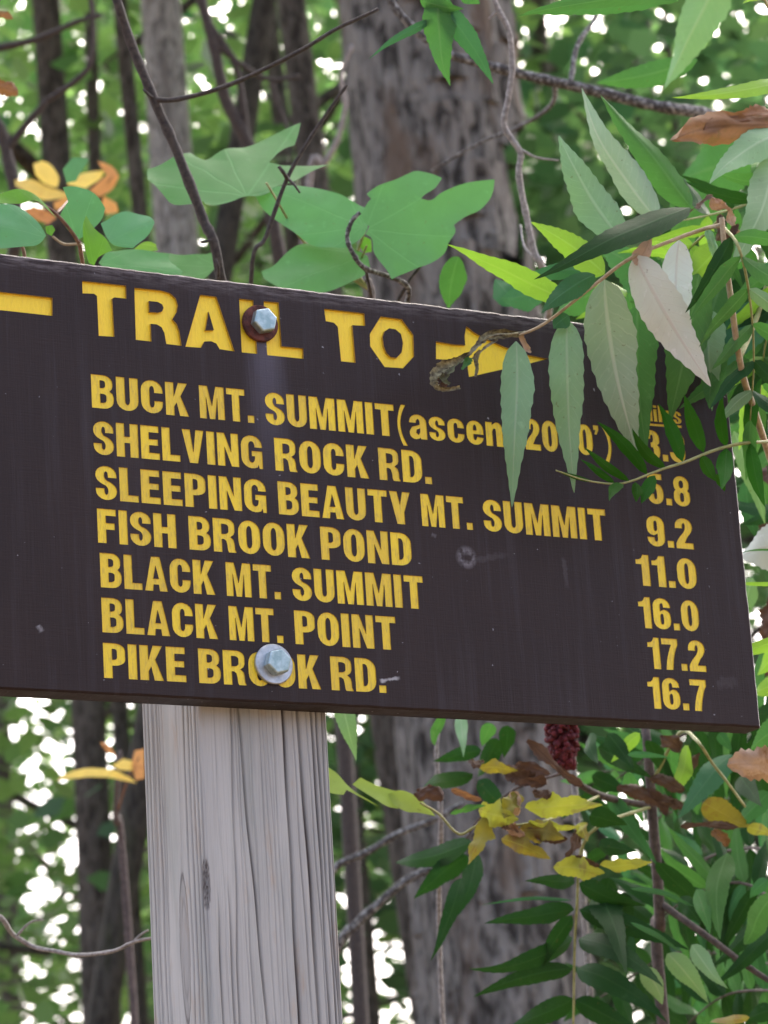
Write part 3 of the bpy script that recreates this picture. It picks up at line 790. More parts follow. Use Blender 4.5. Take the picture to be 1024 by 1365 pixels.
    front = [(.237, .20, .0007, .55), (.31, .424, .0007, .85), (.645, .667, .0010, 1.0), (.77, .816, .0011, 1.0), (.87, .90, .0007, .9), (.915, .945, .0006, .8), (.95, .97, .0006, .8), (.978, .988, .0005, .7), (.03, .095, .0006, .7), (.10, .19, .0006, .75), (.725, .76, .0005, .45), (.84, .872, .0004, .5), (.52, .545, .0004, .22)]
    left = [(.05, .05, .0009, .45), (.12, .12, .0008, .6), (.19, .18, .0008, .5), (.27, .26, .0009, .6), (.36, .34, .0006, .3), (.73, .70, .0009, .6), (.80, .79, .0009, .7), (.86, .86, .0008, .6), (.92, .93, .0009, .8), (.97, .975, .0007, .5)]
    for i in range(9): front.append((nrng.uniform(.02, .98), nrng.uniform(.02, .98) * .0, nrng.uniform(.00025, .0005), nrng.uniform(.15, .45)))
    front = [(a, (b if b else a + .03), c, e) for a, b, c, e in front]
    for i in range(8): a = nrng.uniform(.02, .98); left.append((a, a, nrng.uniform(.0003, .0006), nrng.uniform(.15, .45)))
    wob = nrng.uniform(0, 6.28, 80)
    verts, grain = [], []
    zk1 = onboard(240, 1245).z; zk2 = onboard(266, 1170).z
    for z in zs:
        tz = (zhi - z) / (zhi - zlo)
        for face, f in lay:
            d, g = 0.0, 0.0
            if face in 'FL':
                k1 = 0.0
                if face == 'L':
                    ka = (f - .60) / .085; kb = (z - zk1) / .050
                    kk = ka * ka + (abs(kb) ** 1.6)
                    defl = 0.10 * math.exp(-abs(kb) ** 2) * (1 if f > .6 else -1) * math.exp(-abs(f - .6) / .25) * .35
                    if kk < 1: g = max(g, .25 + .5 * max(0, 1 - abs(kk - .9) / .12) + .2 * max(0, 1 - abs(kk - .45) / .1)); d = max(d, .0002)
                    ka = (f - .985) / .07; kb = (z - zk2) / .016
                    kq = ka * ka + kb * kb + .25 * math.sin(z * 900 + f * 160) * math.sin(f * 90)
                    if kq < 1.3: g = max(g, .9 * min(1, (1.3 - kq) / .5) * (.75 + .25 * math.sin(kq * 22))); d = max(d, .0014 * max(0, 1 - kq))
                    ll = left
                else:
                    defl = 0.06 * math.exp(-((z - zk2 + .01) / .03) ** 2) * math.exp(-f / .12)
                    ka = f / .03; kb = (z - zk2) / .016
                    kq = ka * ka + kb * kb + .25 * math.sin(z * 900 + f * 160) * math.sin(f * 90)
                    if kq < 1.3: g = max(g, .9 * min(1, (1.3 - kq) / .5) * (.75 + .25 * math.sin(kq * 22))); d = max(d, .0014 * max(0, 1 - kq))
                    ll = front
                for i, (ft, fb, w, dk) in enumerate(ll):
                    fin = min(1, max(0, (tz - .40 - .03 * i % .05) / .22)) if (face == 'F' and 8 <= i <= 9) else 1.0
                    dk = dk * fin
                    c0 = ft + (fb - ft) * tz + .006 * math.sin(z * 21 + wob[i]) + .003 * math.sin(z * 67 + wob[i + 14]) + defl
                    q = abs(f - c0) * P / w
                    m = math.exp(-q * q)
                    # latewood line: sharp on one side, a soft tail on the other
                    tail = math.exp(-max(0, (f - c0) * P / (w * 4.5))) if f > c0 else 0
                    fade = .75 + .25 * math.sin(z * 33 + wob[i + 7])
                    g = max(g, dk * m * fade, .35 * dk * tail * fade)
                    d = max(d, .0019 * dk * m)
            if face == 'L': x, y, nxn, nyn = 0.0, P * (1 - f), 1, 0
            elif face == 'F': x, y, nxn, nyn = P * f, 0.0, 0, 1
            elif face == 'R': x, y, nxn, nyn = P, P * f, -1, 0
            else: x, y, nxn, nyn = P * (1 - f), P, 0, -1
            # rounded arrises
            cx = min(max(x, r), P - r); cy = min(max(y, r), P - r)
            dx, dy = x - cx, y - cy
            l = math.hypot(dx, dy)
            if l > r: dx, dy = dx / l * r, dy / l * r
            x, y = cx + dx + nxn * d, cy + dy + nyn * d
            lean = (1.94 - z) * -0.005
            verts.append((x + lean, y + TH + 0.0006, z)); grain.append(min(1.0, g))
    n = len(lay); faces = []
    for j in range(len(zs) - 1):
        for k in range(n):
            k2 = (k + 1) % n
            faces.append((j * n + k, j * n + k2, (j + 1) * n + k2, (j + 1) * n + k))
    faces.append(tuple((len(zs) - 1) * n + k for k in range(n)))
    post = mesh_obj('post', verts, faces, post_mat(), root, smooth=True)
    at = post.data.attributes.new('grain', 'FLOAT', 'POINT')
    at.data.foreach_set('value', grain)
build_sign()

# ------------------------------------------------------------------ trees
LAT = Vector((RIGHT.x, RIGHT.y, 0)).normalized()
FW2 = Vector((FWD.x, FWD.y, 0)).normalized()
def leaf_cloud(rng, clumps, per, spread, size, flat=0.35):
    """leaf-sized faces scattered in layered sprays; returns verts, faces, tint"""
    nC = len(clumps)
    n = nC * per
    ci = np.repeat(np.arange(nC), per)
    c = clumps[ci]
    off = rng.normal(0, 1, (n, 3)) * np.array([spread, spread, spread * flat])
    pos = c + off
    # normals near vertical with a tilt
    az = rng.uniform(0, 2 * np.pi, n)
    tl = np.abs(rng.normal(0.0, 0.62, n)) + 0.1
    nrm = np.stack([np.sin(tl) * np.cos(az), np.sin(tl) * np.sin(az), np.cos(tl)], 1)
    a2 = rng.uniform(0, 2 * np.pi, n)
    t = np.stack([np.cos(a2), np.sin(a2), np.zeros(n)], 1)
    t -= nrm * np.sum(t * nrm, 1, keepdims=True)
    t /= np.linalg.norm(t, axis=1, keepdims=True)
    b = np.cross(nrm, t)
    L = size * rng.uniform(0.6, 1.25, n)[:, None]
    W = L * rng.uniform(0.34, 0.5, n)[:, None]
    dr = -0.12 * L * nrm
    base = pos - t * L * 0.5
    tip = pos + t * L * 0.5 + dr * 1.6
    l1 = pos - t * L * 0.12 + b * W + dr
    l2 = pos + t * L * 0.22 + b * W * 0.62 + dr
    r1 = pos - t * L * 0.12 - b * W + dr
    r2 = pos + t * L * 0.22 - b * W * 0.62 + dr
    V = np.stack([base, l1, l2, tip, r2, r1], 1).reshape(-1, 3)
    k = np.arange(n)[:, None] * 6
    Fq = np.concatenate([k + np.array([[0, 3, 2, 1]]), k + np.array([[0, 5, 4, 3]])], 0)
    tint = np.clip(np.repeat(rng.uniform(0, 1, n) * 0.6 + np.repeat(rng.uniform(0, .4, nC), per), 6), 0, 1)
    return V, Fq, tint
def fast_mesh(name, V, Fq, mat, parent, origin, tint):
    me = bpy.data.meshes.new(name)
    V = V - np.array(origin)
    me.vertices.add(len(V)); me.vertices.foreach_set('co', V.astype(np.float32).ravel())
    me.loops.add(Fq.size); me.loops.foreach_set('vertex_index', Fq.astype(np.int32).ravel())
    k = Fq.shape[1]
    me.polygons.add(len(Fq)); me.polygons.foreach_set('loop_start', np.arange(len(Fq), dtype=np.int32) * k)
    me.update(calc_edges=True)
    a = me.attributes.new('tint', 'FLOAT', 'POINT'); a.data.foreach_set('value', tint.astype(np.float32))
    me.materials.append(mat)
    o = bpy.data.objects.new(name, me); COL.objects.link(o)
    o.parent = parent
    return o

def trunk_geo(base, top, r0, r1, rng, sides=22, rows=40, ridge=0.05, bend=0.05, shag=0.0):
    V, Fc = [], []
    ph = [rng.uniform(0, 6.28) for _ in range(12)]
    ax = (top - base)
    for j in range(rows):
        t = j / (rows - 1)
        flare = 1 + 0.55 * math.exp(-t * ax.length / 0.35)
        r = (r0 + (r1 - r0) * t) * flare
        c = base + ax * t + Vector((math.sin(t * 5 + ph[0]), math.cos(t * 4 + ph[1]), 0)) * bend * min(1, t * 3)
        for k in range(sides):
            a = 2 * math.pi * k / sides
            z = t * ax.length
            rd = ridge * (math.sin(a * 5 + ph[2] + z * .6) * .5 + math.sin(a * 11 + ph[3] + 1.1 * math.sin(z * 2 + ph[4])) * .5) + 0.03 * math.sin(z * 3 + ph[5])
            if shag:
                rd += shag * (rng.random() - .5)
            V.append((c.x + math.cos(a) * r * (1 + rd), c.y + math.sin(a) * r * (1 + rd), c.z))
    for j in range(rows - 1):
        for k in range(sides):
            k2 = (k + 1) % sides
            Fc.append((j * sides + k, j * sides + k2, (j + 1) * sides + k2, (j + 1) * sides + k))
    Fc.append(tuple((rows - 1) * sides + k for k in range(sides)))
    return V, Fc
def plate_bark(base, r, z0, z1, rng, n):
    """long overlapping plates of bark standing a little proud of the trunk"""
    V, Fc = [], []
    for _ in range(n):
        a = rng.uniform(0, 2 * math.pi); z = rng.uniform(z0, z1)
        h = rng.uniform(.12, .42); w = rng.uniform(.05, .12)
        lift = rng.uniform(.004, .018)
        o = len(V)
        rows = 5
        for j in range(rows):
            t = j / (rows - 1)
            ww = w * (0.55 + 0.45 * math.sin(math.pi * (0.15 + 0.7 * t))) * rng.uniform(.85, 1.1)
            rr = r * 1.0 + 0.006 + lift * (abs(t - .5) * 2) ** 2
            for s in (-1, 0, 1):
                an = a + s * ww / r + 0.04 * math.sin(t * 4)
                q = rr + (0.006 if s == 0 else -0.012)
                V.append((base.x + math.cos(an) * q, base.y + math.sin(an) * q, z + (t - .5) * h))
        for j in range(rows - 1):
            for s in range(2):
                Fc.append((o + j * 3 + s, o + j * 3 + s + 1, o + (j + 1) * 3 + s + 1, o + (j + 1) * 3 + s))
    return V, Fc

def tree(name, label, x, y, d, wpx, bark, seed, crown, lean=(0, 0), height=13, limbs=6, group='trees in the wood behind the sign', cm=0, sides=22, limb_from=2.5, limb_to=8):
    """x, y: where its trunk crosses the picture; d: metres in front of the camera; crown: (z0, z1, radius, clumps, leaves per clump, leaf size)"""
    p = px(x, y, d)
    rng = random.Random(seed); nr = np.random.default_rng(seed)
    r = wpx / F * d / 2
    lv = Vector((lean[0], lean[1], 0))                       # sideways metres per metre of height
    base = Vector((p.x, p.y, 0)) - (LAT * lean[0] + FW2 * lean[1]) * p.z
    base.z = -0.12
    lv = LAT * lean[0] + FW2 * lean[1]
    top = base + lv * height + Vector((0, 0, height))
    root = thing(name, (base.x, base.y, 0), label, 'tree', group)
    org = (base.x, base.y, 0)
    z_mid = max(p.z, 1)
    r0 = r * 1.12
    v, f = trunk_geo(base, top, r0, r * 0.45, rng, sides=sides, rows=46, bend=0.03 + r * .2)
    mesh_obj('trunk', v, f, BARK[bark], root, org, smooth=True)
    z0, z1, R, nc, per, ls = crown
    geos = []
    tips = []
    for i in range(limbs):
        z = limb_from + (limb_to - limb_from) * (i + rng.random() * .6) / max(1, limbs)
        a = rng.uniform(0, 6.28)
        c = base + lv * z + Vector((0, 0, z))
        L = R * rng.uniform(.55, 1.0)
        dv = Vector((math.cos(a), math.sin(a), rng.uniform(.25, .8)))
        pts = [c, c + dv * L * .35 + Vector((0, 0, rng.uniform(-.1, .1))), c + dv * L * .7 + Vector((rng.uniform(-.2, .2), rng.uniform(-.2, .2), .1)), c + dv * L]
        cr = catmull(pts, 4)
        rr0 = min(r * .45, .05)
        geos.append(tube_geo(cr, [rr0 * (1 - .8 * k / len(cr)) + .004 for k in range(len(cr))], 6, .05, rng))
        tips += [pts[2], pts[3]]
        mine = [geos[-1]]
        for q in range(2):
            s = pts[1 + q]; a2 = rng.uniform(0, 6.28)
            e = s + Vector((math.cos(a2), math.sin(a2), rng.uniform(-.1, .5))) * L * .4
            cr = catmull([s, (s + e) / 2 + Vector((0, 0, .06)), e], 4)
            geos.append(tube_geo(cr, [rr0 * .4 * (1 - .7 * k / len(cr)) + .003 for k in range(len(cr))], 5, .05, rng))
            mine.append(geos[-1])
            tips.append(e)
        v, f = join_geo(mine)
        mesh_obj('limb', v, f, BARK[bark], root, org, smooth=True)
    if nc:
        u = nr.normal(0, 1, (nc, 3)); u /= np.linalg.norm(u, axis=1, keepdims=True)
        rad = nr.uniform(0.15, 1, nc) ** 0.5
        zc = (z0 + z1) / 2
        cc = base + lv * zc
        cl = u * rad[:, None] * np.array([R, R, (z1 - z0) / 2]) + np.array([cc.x, cc.y, zc])
        V, Fq, tint = leaf_cloud(nr, cl, per, 0.30, ls)
        o = fast_mesh('crown', V, Fq, CROWN[cm], root, org, tint)
        o['kind'] = 'stuff'
    return root, base, r

def build_forest():
    root, base, r = tree('broad_tree', 'broad old trunk with shaggy grey-brown bark right behind the sign board', 598, 300, 7.2, 205, 'big', 11, (6.8, 12.0, 5.0, 330, 30, .13), height=14, limbs=7, limb_from=5.8, limb_to=11, sides=90, cm=0)  # crown widened overhead, mostly out of view, to shade the sign and near leaves
    rng = random.Random(77)
    v, f = plate_bark(base, r * 1.0, 1.5, 6.6, rng, 300)
    o = mesh_obj('bark_plate', v, f, BARK['big'], root, (base.x, base.y, 0), smooth=False); o['kind'] = 'stuff'
    tree('pale_tree', 'slim straight pale grey trunk rising over the word TRAIL', 236, 200, 8.6, 66, 'pale', 21, (7.0, 11, 4.0, 170, 28, .12), height=12, limbs=6, limb_from=5.6, limb_to=10, cm=1)  # crown also spread wide overhead, largely unseen, to cut the top light
    tree('dark_tree', 'slim dark brown trunk leaning beside golden leaves left of the sign', 52, 100, 9.5, 48, 'brown', 31, (6.6, 11, 3.4, 110, 28, .12), lean=(-.02, 0), height=12, limbs=6, limb_from=4.2, limb_to=9.5, cm=0)
    tree('thin_tree', 'thin dark stem standing close against the pale grey trunk', 184, 150, 9.2, 26, 'brown', 41, (5.5, 10, 1.6, 50, 22, .10), lean=(-.05, 0), height=10, limbs=4, limb_from=5.4, limb_to=9, cm=1)
    tree('mossy_tree', 'dark mossy trunk leaning right between the pale trunk and the brown trunk', 338, 110, 8.2, 42, 'moss', 51, (5.2, 10, 1.8, 60, 22, .10), lean=(.22, 0), height=10, limbs=3, limb_from=5.2, limb_to=9, cm=2)
    tree('brown_tree', 'brown trunk just beside the broad shaggy trunk, leaning away from it', 428, 130, 8.0, 46, 'brown', 61, (5.4, 11, 2.0, 60, 22, .11), lean=(-.06, 0), height=12, limbs=5, limb_from=5.4, limb_to=10, cm=0)
    tree('grey_sapling', 'grey sapling trunk seen under the board just left of the post', 188, 1220, 9.0, 27, 'dark', 71, (5.4, 9, 1.6, 40, 22, .10), height=9, limbs=4, limb_from=4.6, limb_to=8, cm=1)
    tree('far_grey_tree', 'soft grey trunk far back in the wood under the left end of the board', 14, 1150, 14, 34, 'grey', 81, (5, 12, 2.8, 90, 24, .12), height=13, limbs=6, limb_from=5, limb_to=11, cm=0)
    tree('black_tree', 'dark slim trunk seen under the board just right of the post', 462, 1180, 8.6, 32, 'dark', 91, (5.2, 10, 1.8, 50, 22, .10), lean=(-.03, 0), height=10, limbs=4, limb_from=5.0, limb_to=9, cm=2)
    tree('back_tree', 'brown trunk in the gap between the broad trunk and the hanging leaves', 728, 260, 11, 34, 'brown', 101, (4.6, 11, 2.4, 90, 24, .11), height=12, limbs=6, limb_from=4.6, limb_to=10, cm=1)
    tree('right_tree', 'grey trunk half hidden by the lichen branch and dead brown leaf', 838, 150, 12, 40, 'grey', 111, (4.2, 11, 2.6, 100, 24, .11), lean=(.05, 0), height=12, limbs=6, limb_from=4.5, limb_to=10, cm=2)
    # understorey and farther trees: mostly foliage
    far = [
     ('leafy_sapling', 'bright green leafy sapling filling the gap left of the pale trunk', 110, 500, 11.5, 22, 'grey', (1.8, 6.6, 1.9, 210, 26, .10), 1),
     ('leafy_sapling', 'leafy green sapling between the pale trunk and the mossy trunk', 230, 520, 12.5, 20, 'dark', (3.4, 7.6, 1.4, 120, 26, .10), 1),
     ('leafy_sapling', 'deep green sapling beyond the dark trunk under the board', 200, 700, 15, 22, 'dark', (2.2, 7.6, 1.7, 120, 26, .11), 0),
     ('leafy_sapling', 'green sapling in the gap behind the hanging leaves over the arrow', 930, 500, 10.5, 20, 'brown', (1.6, 6.6, 1.5, 200, 26, .10), 2),
     ('leafy_sapling', 'dark green sapling behind the drooping sumac at the right end of the board', 960, 600, 9.5, 18, 'brown', (1.2, 5.8, 1.7, 230, 26, .10), 2),
     ('maple_tree', 'tall maple with a full fresh green crown deep in the wood behind the post', 400, 600, 19, 34, 'grey', (6.2, 15, 3.4, 220, 30, .13), 1),
     ('maple_tree', 'tall maple with a wide green crown deep in the wood left of the sign', -40, 600, 18, 34, 'grey', (2.6, 13, 3.4, 330, 30, .12), 0),
     ('maple_tree', 'tall maple with a dense crown deep in the wood right of the sign', 900, 600, 18, 34, 'grey', (4.0, 15, 3.6, 270, 30, .13), 0),
     ('maple_tree', 'slim maple with a loose crown in the wood just left of the post', 110, 600, 22, 26, 'grey', (3.6, 11, 2.6, 150, 30, .13), 1),
     ('beech_tree', 'farthest grey trunk seen past the post with a thin crown', 620, 600, 27, 30, 'grey', (9.5, 18, 4.5, 190, 30, .15), 1),
     ('beech_tree', 'farthest grey trunk seen past the left end of the sign with a thin crown', 170, 600, 27, 32, 'grey', (6.5, 18, 4.5, 190, 30, .15), 1),
     ('beech_tree', 'farthest grey trunk seen past the right end of the sign with a thin crown', 1060, 600, 26, 30, 'grey', (6.5, 18, 4.5, 190, 30, .15), 0),
    ]
    for i, (nm, lab, x, y, d, w, bk, cr, cm) in enumerate(far):
        tree(nm, lab, x, y, d, w, bk, 200 + i * 7, cr, height=cr[1] * 0.95, limbs=8, limb_from=cr[0] + .3, limb_to=cr[1] * .85, cm=cm, sides=12)
build_forest()

# ------------------------------------------------------------------ leaves near the sign
LRNG = random.Random(2024)
def leaflet(parent, origin, b, t, width, mat, tilt=0.0, bow=0.10, fold=0.22, n=24, name='leaflet', peak=0.30, serr=0.035, side_bend=0.0, wave=0.08):
    """a toothed, lance-shaped leaflet from stalk point b to tip t"""
    b, t = Vector(b), Vector(t)
    ax = t - b
    L = ax.length
    a = ax.normalized()
    toc = (CAM - (b + t) / 2).normalized()
    nrm = (toc - a * toc.dot(a)).normalized()
    nrm = Matrix.Rotation(tilt, 3, a) @ nrm
    sd = a.cross(nrm)
    hw = width / 2 / max(.35, abs(math.cos(tilt)))
    V, Fc, UV = [], [], []
    ph = LRNG.uniform(0, 6); tw = LRNG.uniform(-.9, .9); n0 = nrm.copy(); hk = LRNG.uniform(-.05, .05)
    for i in range(n + 1):
        s = i / n
        nrm = Matrix.Rotation(tw * (s - .4), 3, a) @ n0
        sd = a.cross(nrm)
        q = max(0.0, (s - peak) / (1 - peak))
        p = math.sqrt(max(0, 1 - (1 - min(1, s / peak)) ** 2)) if s < peak else (1 - q ** 1.45)
        w = hw * max(p, 0.03 if s < .5 else 0.012)
        tooth = 1 + serr * (1 if i % 2 else -1)
        c = b + ax * s + nrm * (bow * L * 4 * s * (1 - s) * .5 + .01 * L * math.sin(s * 9 + ph)) + sd * (side_bend * math.sin(math.pi * s) + hk * s * (1 - s) * 4) * L
        e = -nrm * (fold * w + wave * w * math.sin(s * 14 + ph))
        e2 = -nrm * (fold * w + wave * w * math.sin(s * 11 - ph * 1.7))
        V += [c + sd * w * tooth + e + a * (L * .01 * (i % 2)), c + sd * w * .5 + e * .55, c, c - sd * w * .5 + e2 * .55, c - sd * w * (tooth + wave * .5 * math.sin(s * 19 + ph)) + e2 + a * (L * .01 * (i % 2))]
        UV += [(s, 0), (s, .25), (s, .5), (s, .75), (s, 1)]
    for i in range(n):
        for k in range(4):
            Fc.append((i * 5 + k, i * 5 + k + 1, (i + 1) * 5 + k + 1, (i + 1) * 5 + k))
    return mesh_obj(name, V, Fc, LM[mat], parent, origin, smooth=True, uvs=UV)
def crumpled(parent, origin, b, t, width, mat, amp=0.35, name='dead_leaf', curl=1.2):
    """a dry, curled and crumpled leaf"""
    b, t = Vector(b), Vector(t)
    ax = t - b; L = ax.length; a = ax.normalized()
    toc = (CAM - (b + t) / 2).normalized()
    nrm = (toc - a * toc.dot(a)).normalized(); sd = a.cross(nrm)
    ph = [LRNG.uniform(0, 6.28) for _ in range(8)]
    n, m = 20, 6
    V, Fc, UV = [], [], []
    for i in range(n + 1):
        s = i / n
        w = width / 2 * (max(s, .01) ** .5 * (1 - s) ** .55 * 1.75 + .06) * (1 + .22 * math.sin(s * 23 + ph[6]) * math.sin(s * 41 + ph[7]))
        c = b + ax * s + nrm * (amp * .35 * width * math.sin(s * 5 + ph[0])) + sd * (amp * .4 * width * math.sin(s * 4 + ph[1]))
        cu = curl * (0.6 + .5 * math.sin(s * 3 + ph[2]))
        for k in range(m + 1):
            q = (k / m - .5) * 2
            an = q * cu
            r = w / max(.3, cu)
            cr = amp * .26 * width * (math.sin(s * 19 + q * 4 + ph[3]) * .7 + math.sin(s * 11 - q * 7 + ph[4]) + LRNG.uniform(-.35, .35)) * (.4 + .6 * abs(q))
            V.append(c + sd * (math.sin(an) * r) + nrm * ((math.cos(an) - 1) * r * (1 if ph[5] > 3 else -1) + cr))
            UV.append((s, k / m))
    for i in range(n):
        for k in range(m):
            o = i * (m + 1) + k
            Fc.append((o, o + 1, o + m + 2, o + m + 1))
    return mesh_obj(name, V, Fc, LM[mat], parent, origin, smooth=True, uvs=UV)
def soft_outline(pts, sub):
    """rounded outline that keeps sharp lobe tips and notches"""
    n = len(pts); out = []
    def sharp(i):
        a, b, c = (Vector(pts[(i + k) % n]) for k in (-1, 0, 1))
        u, w = (b - a), (c - b)
        return u.length > 0 and w.length > 0 and abs(u.angle(w, 0)) > 0.8
    for i in range(n):
        p1, p2 = Vector(pts[i]), Vector(pts[(i + 1) % n])
        p0 = p1 if sharp(i) else Vector(pts[i - 1])
        p3 = p2 if sharp((i + 1) % n) else Vector(pts[(i + 2) % n])
        for k in range(sub):
            t = k / sub
            v = 0.5 * ((2 * p1) + (p2 - p0) * t + (2 * p0 - 5 * p1 + 4 * p2 - p3) * t * t + (3 * p1 - p0 - 3 * p2 + p3) * t ** 3)
            out.append((v.x, v.y))
    return out
def blade(parent, origin, poly, d, mat, yaw=0.0, pit=0.0, cup=0.12, stalk=None, name='leaf', off=(0, 0), sc=1.0, smooth_sub=4):
    """a broad leaf whose outline spreads in its own tilted, cupped plane"""
    pts = [(off[0] + x / sc, off[1] + y / sc) for x, y in poly]
    P2 = soft_outline(pts, smooth_sub)
    cx = sum(p[0] for p in P2) / len(P2); cy = sum(p[1] for p in P2) / len(P2)
    c = px(cx, cy, d)
    nrm = (RIGHT * math.sin(yaw) + UP * math.sin(pit) - FWD * math.cos(yaw) * math.cos(pit)).normalized()
    ux = (RIGHT - nrm * RIGHT.dot(nrm)).normalized(); uy = nrm.cross(ux)
    def on(x, y):
        r = ray(x, y); k = (c - CAM).dot(nrm) / r.dot(nrm)
        q = CAM + r * k - c
        return (q.dot(ux), q.dot(uy))
    Q = [on(*p) for p in P2]
    R = max(math.hypot(*q) for q in Q)
    n = len(Q)
    pts2 = [Vector(q) for q in Q]
    xs = [q[0] for q in Q]; ys = [q[1] for q in Q]
    st = R / 5
    x = min(xs) + st / 2
    while x < max(xs):
        y = min(ys) + st / 2
        while y < max(ys):
            pts2.append(Vector((x + LRNG.uniform(-.15, .15) * st, y + LRNG.uniform(-.15, .15) * st)))
            y += st
        x += st
    vs, es, fs, _, _, _ = delaunay_2d_cdt(pts2, [], [list(range(n))], 1, 1e-6)
    if stalk is None: sx, sy = 0.0, -R * .8
    else: sx, sy = on(off[0] + stalk[0] / sc, off[1] + stalk[1] / sc)
    ph = [LRNG.uniform(0, 6.28) for _ in range(3)]
    V, UV = [], []
    for v in vs:
        dx, dy = v.x - sx, v.y - sy
        rr = math.hypot(v.x, v.y) / R
        an = math.atan2(dy, dx)
        z = -cup * .6 * R * rr * rr + .03 * R * math.cos(an * 10) * math.hypot(dx, dy) / R + .025 * R * math.sin(v.x / R * 3 + ph[0]) * math.cos(v.y / R * 3 + ph[1])
        V.append(c + ux * v.x + uy * v.y + nrm * z)
        UV.append((dx / R, dy / R))
    o = mesh_obj(name, V, [tuple(f) for f in fs], LM[mat], parent, origin, smooth=True, uvs=UV)
    return o

# ------------------------------------------------------------------ sumac hanging over the board
def sp(x, y, off=0.0):
    """point over pixel x, y at the board's distance plus off metres"""
    return px(x, y, min(2.45, sdepth(x, y)) + off)
def W(w, x, y): return w / F * min(2.45, sdepth(x, y))

def stalked(parent, origin, pts, r0, r1, mat):
    return tube('leaf_stalk', pts, r0, r1, TW[mat], parent, origin, sides=6, sub=5)
def put_leaves(stalk, origin, rows, dflt=0.0):
    for row in rows:
        bx, by, tx, ty, w, o0, o1, mat, tilt = row[:9]
        kw = row[9] if len(row) > 9 else {}
        leaflet(stalk, origin, sp(bx, by, o0 + dflt), sp(tx, ty, o1 + dflt), W(w, bx, by), mat, tilt, **kw)

def pinnate(root, og, pts, pairs, ll, lw, mats, r=.0018, mat='stem', spread=1.0, start=.12, droop=.25):
    st = stalked(root, og, pts, r, r * .35, mat)
    P = catmull(pts, 10)
    for k in range(pairs):
        t = start + (1 - start) * (k + .3) / pairs
        i = min(int(t * (len(P) - 1)), len(P) - 2)
        p = P[i]; d = (P[i + 1] - P[i]).normalized()
        toc = (CAM - p).normalized()
        sdv = d.cross(toc).normalized()
        for s in (-1, 1):
            l = ll * (1 - .35 * t) * LRNG.uniform(.85, 1.15)
            tp = p + (sdv * s * spread + d * LRNG.uniform(.25, .55) + toc * LRNG.uniform(-.4, .4) + Vector((0, 0, -droop * LRNG.uniform(.4, 1.3)))).normalized() * l
            leaflet(st, og, p, tp, lw * LRNG.uniform(.8, 1.2), LRNG.choice(mats), LRNG.uniform(-.9, .9), n=12, bow=LRNG.uniform(-.06, .14))
    leaflet(st, og, P[-1], P[-1] + (P[-1] - P[-3]).normalized() * ll * .8, lw, LRNG.choice(mats), LRNG.uniform(-.5, .5), n=12)
    return st

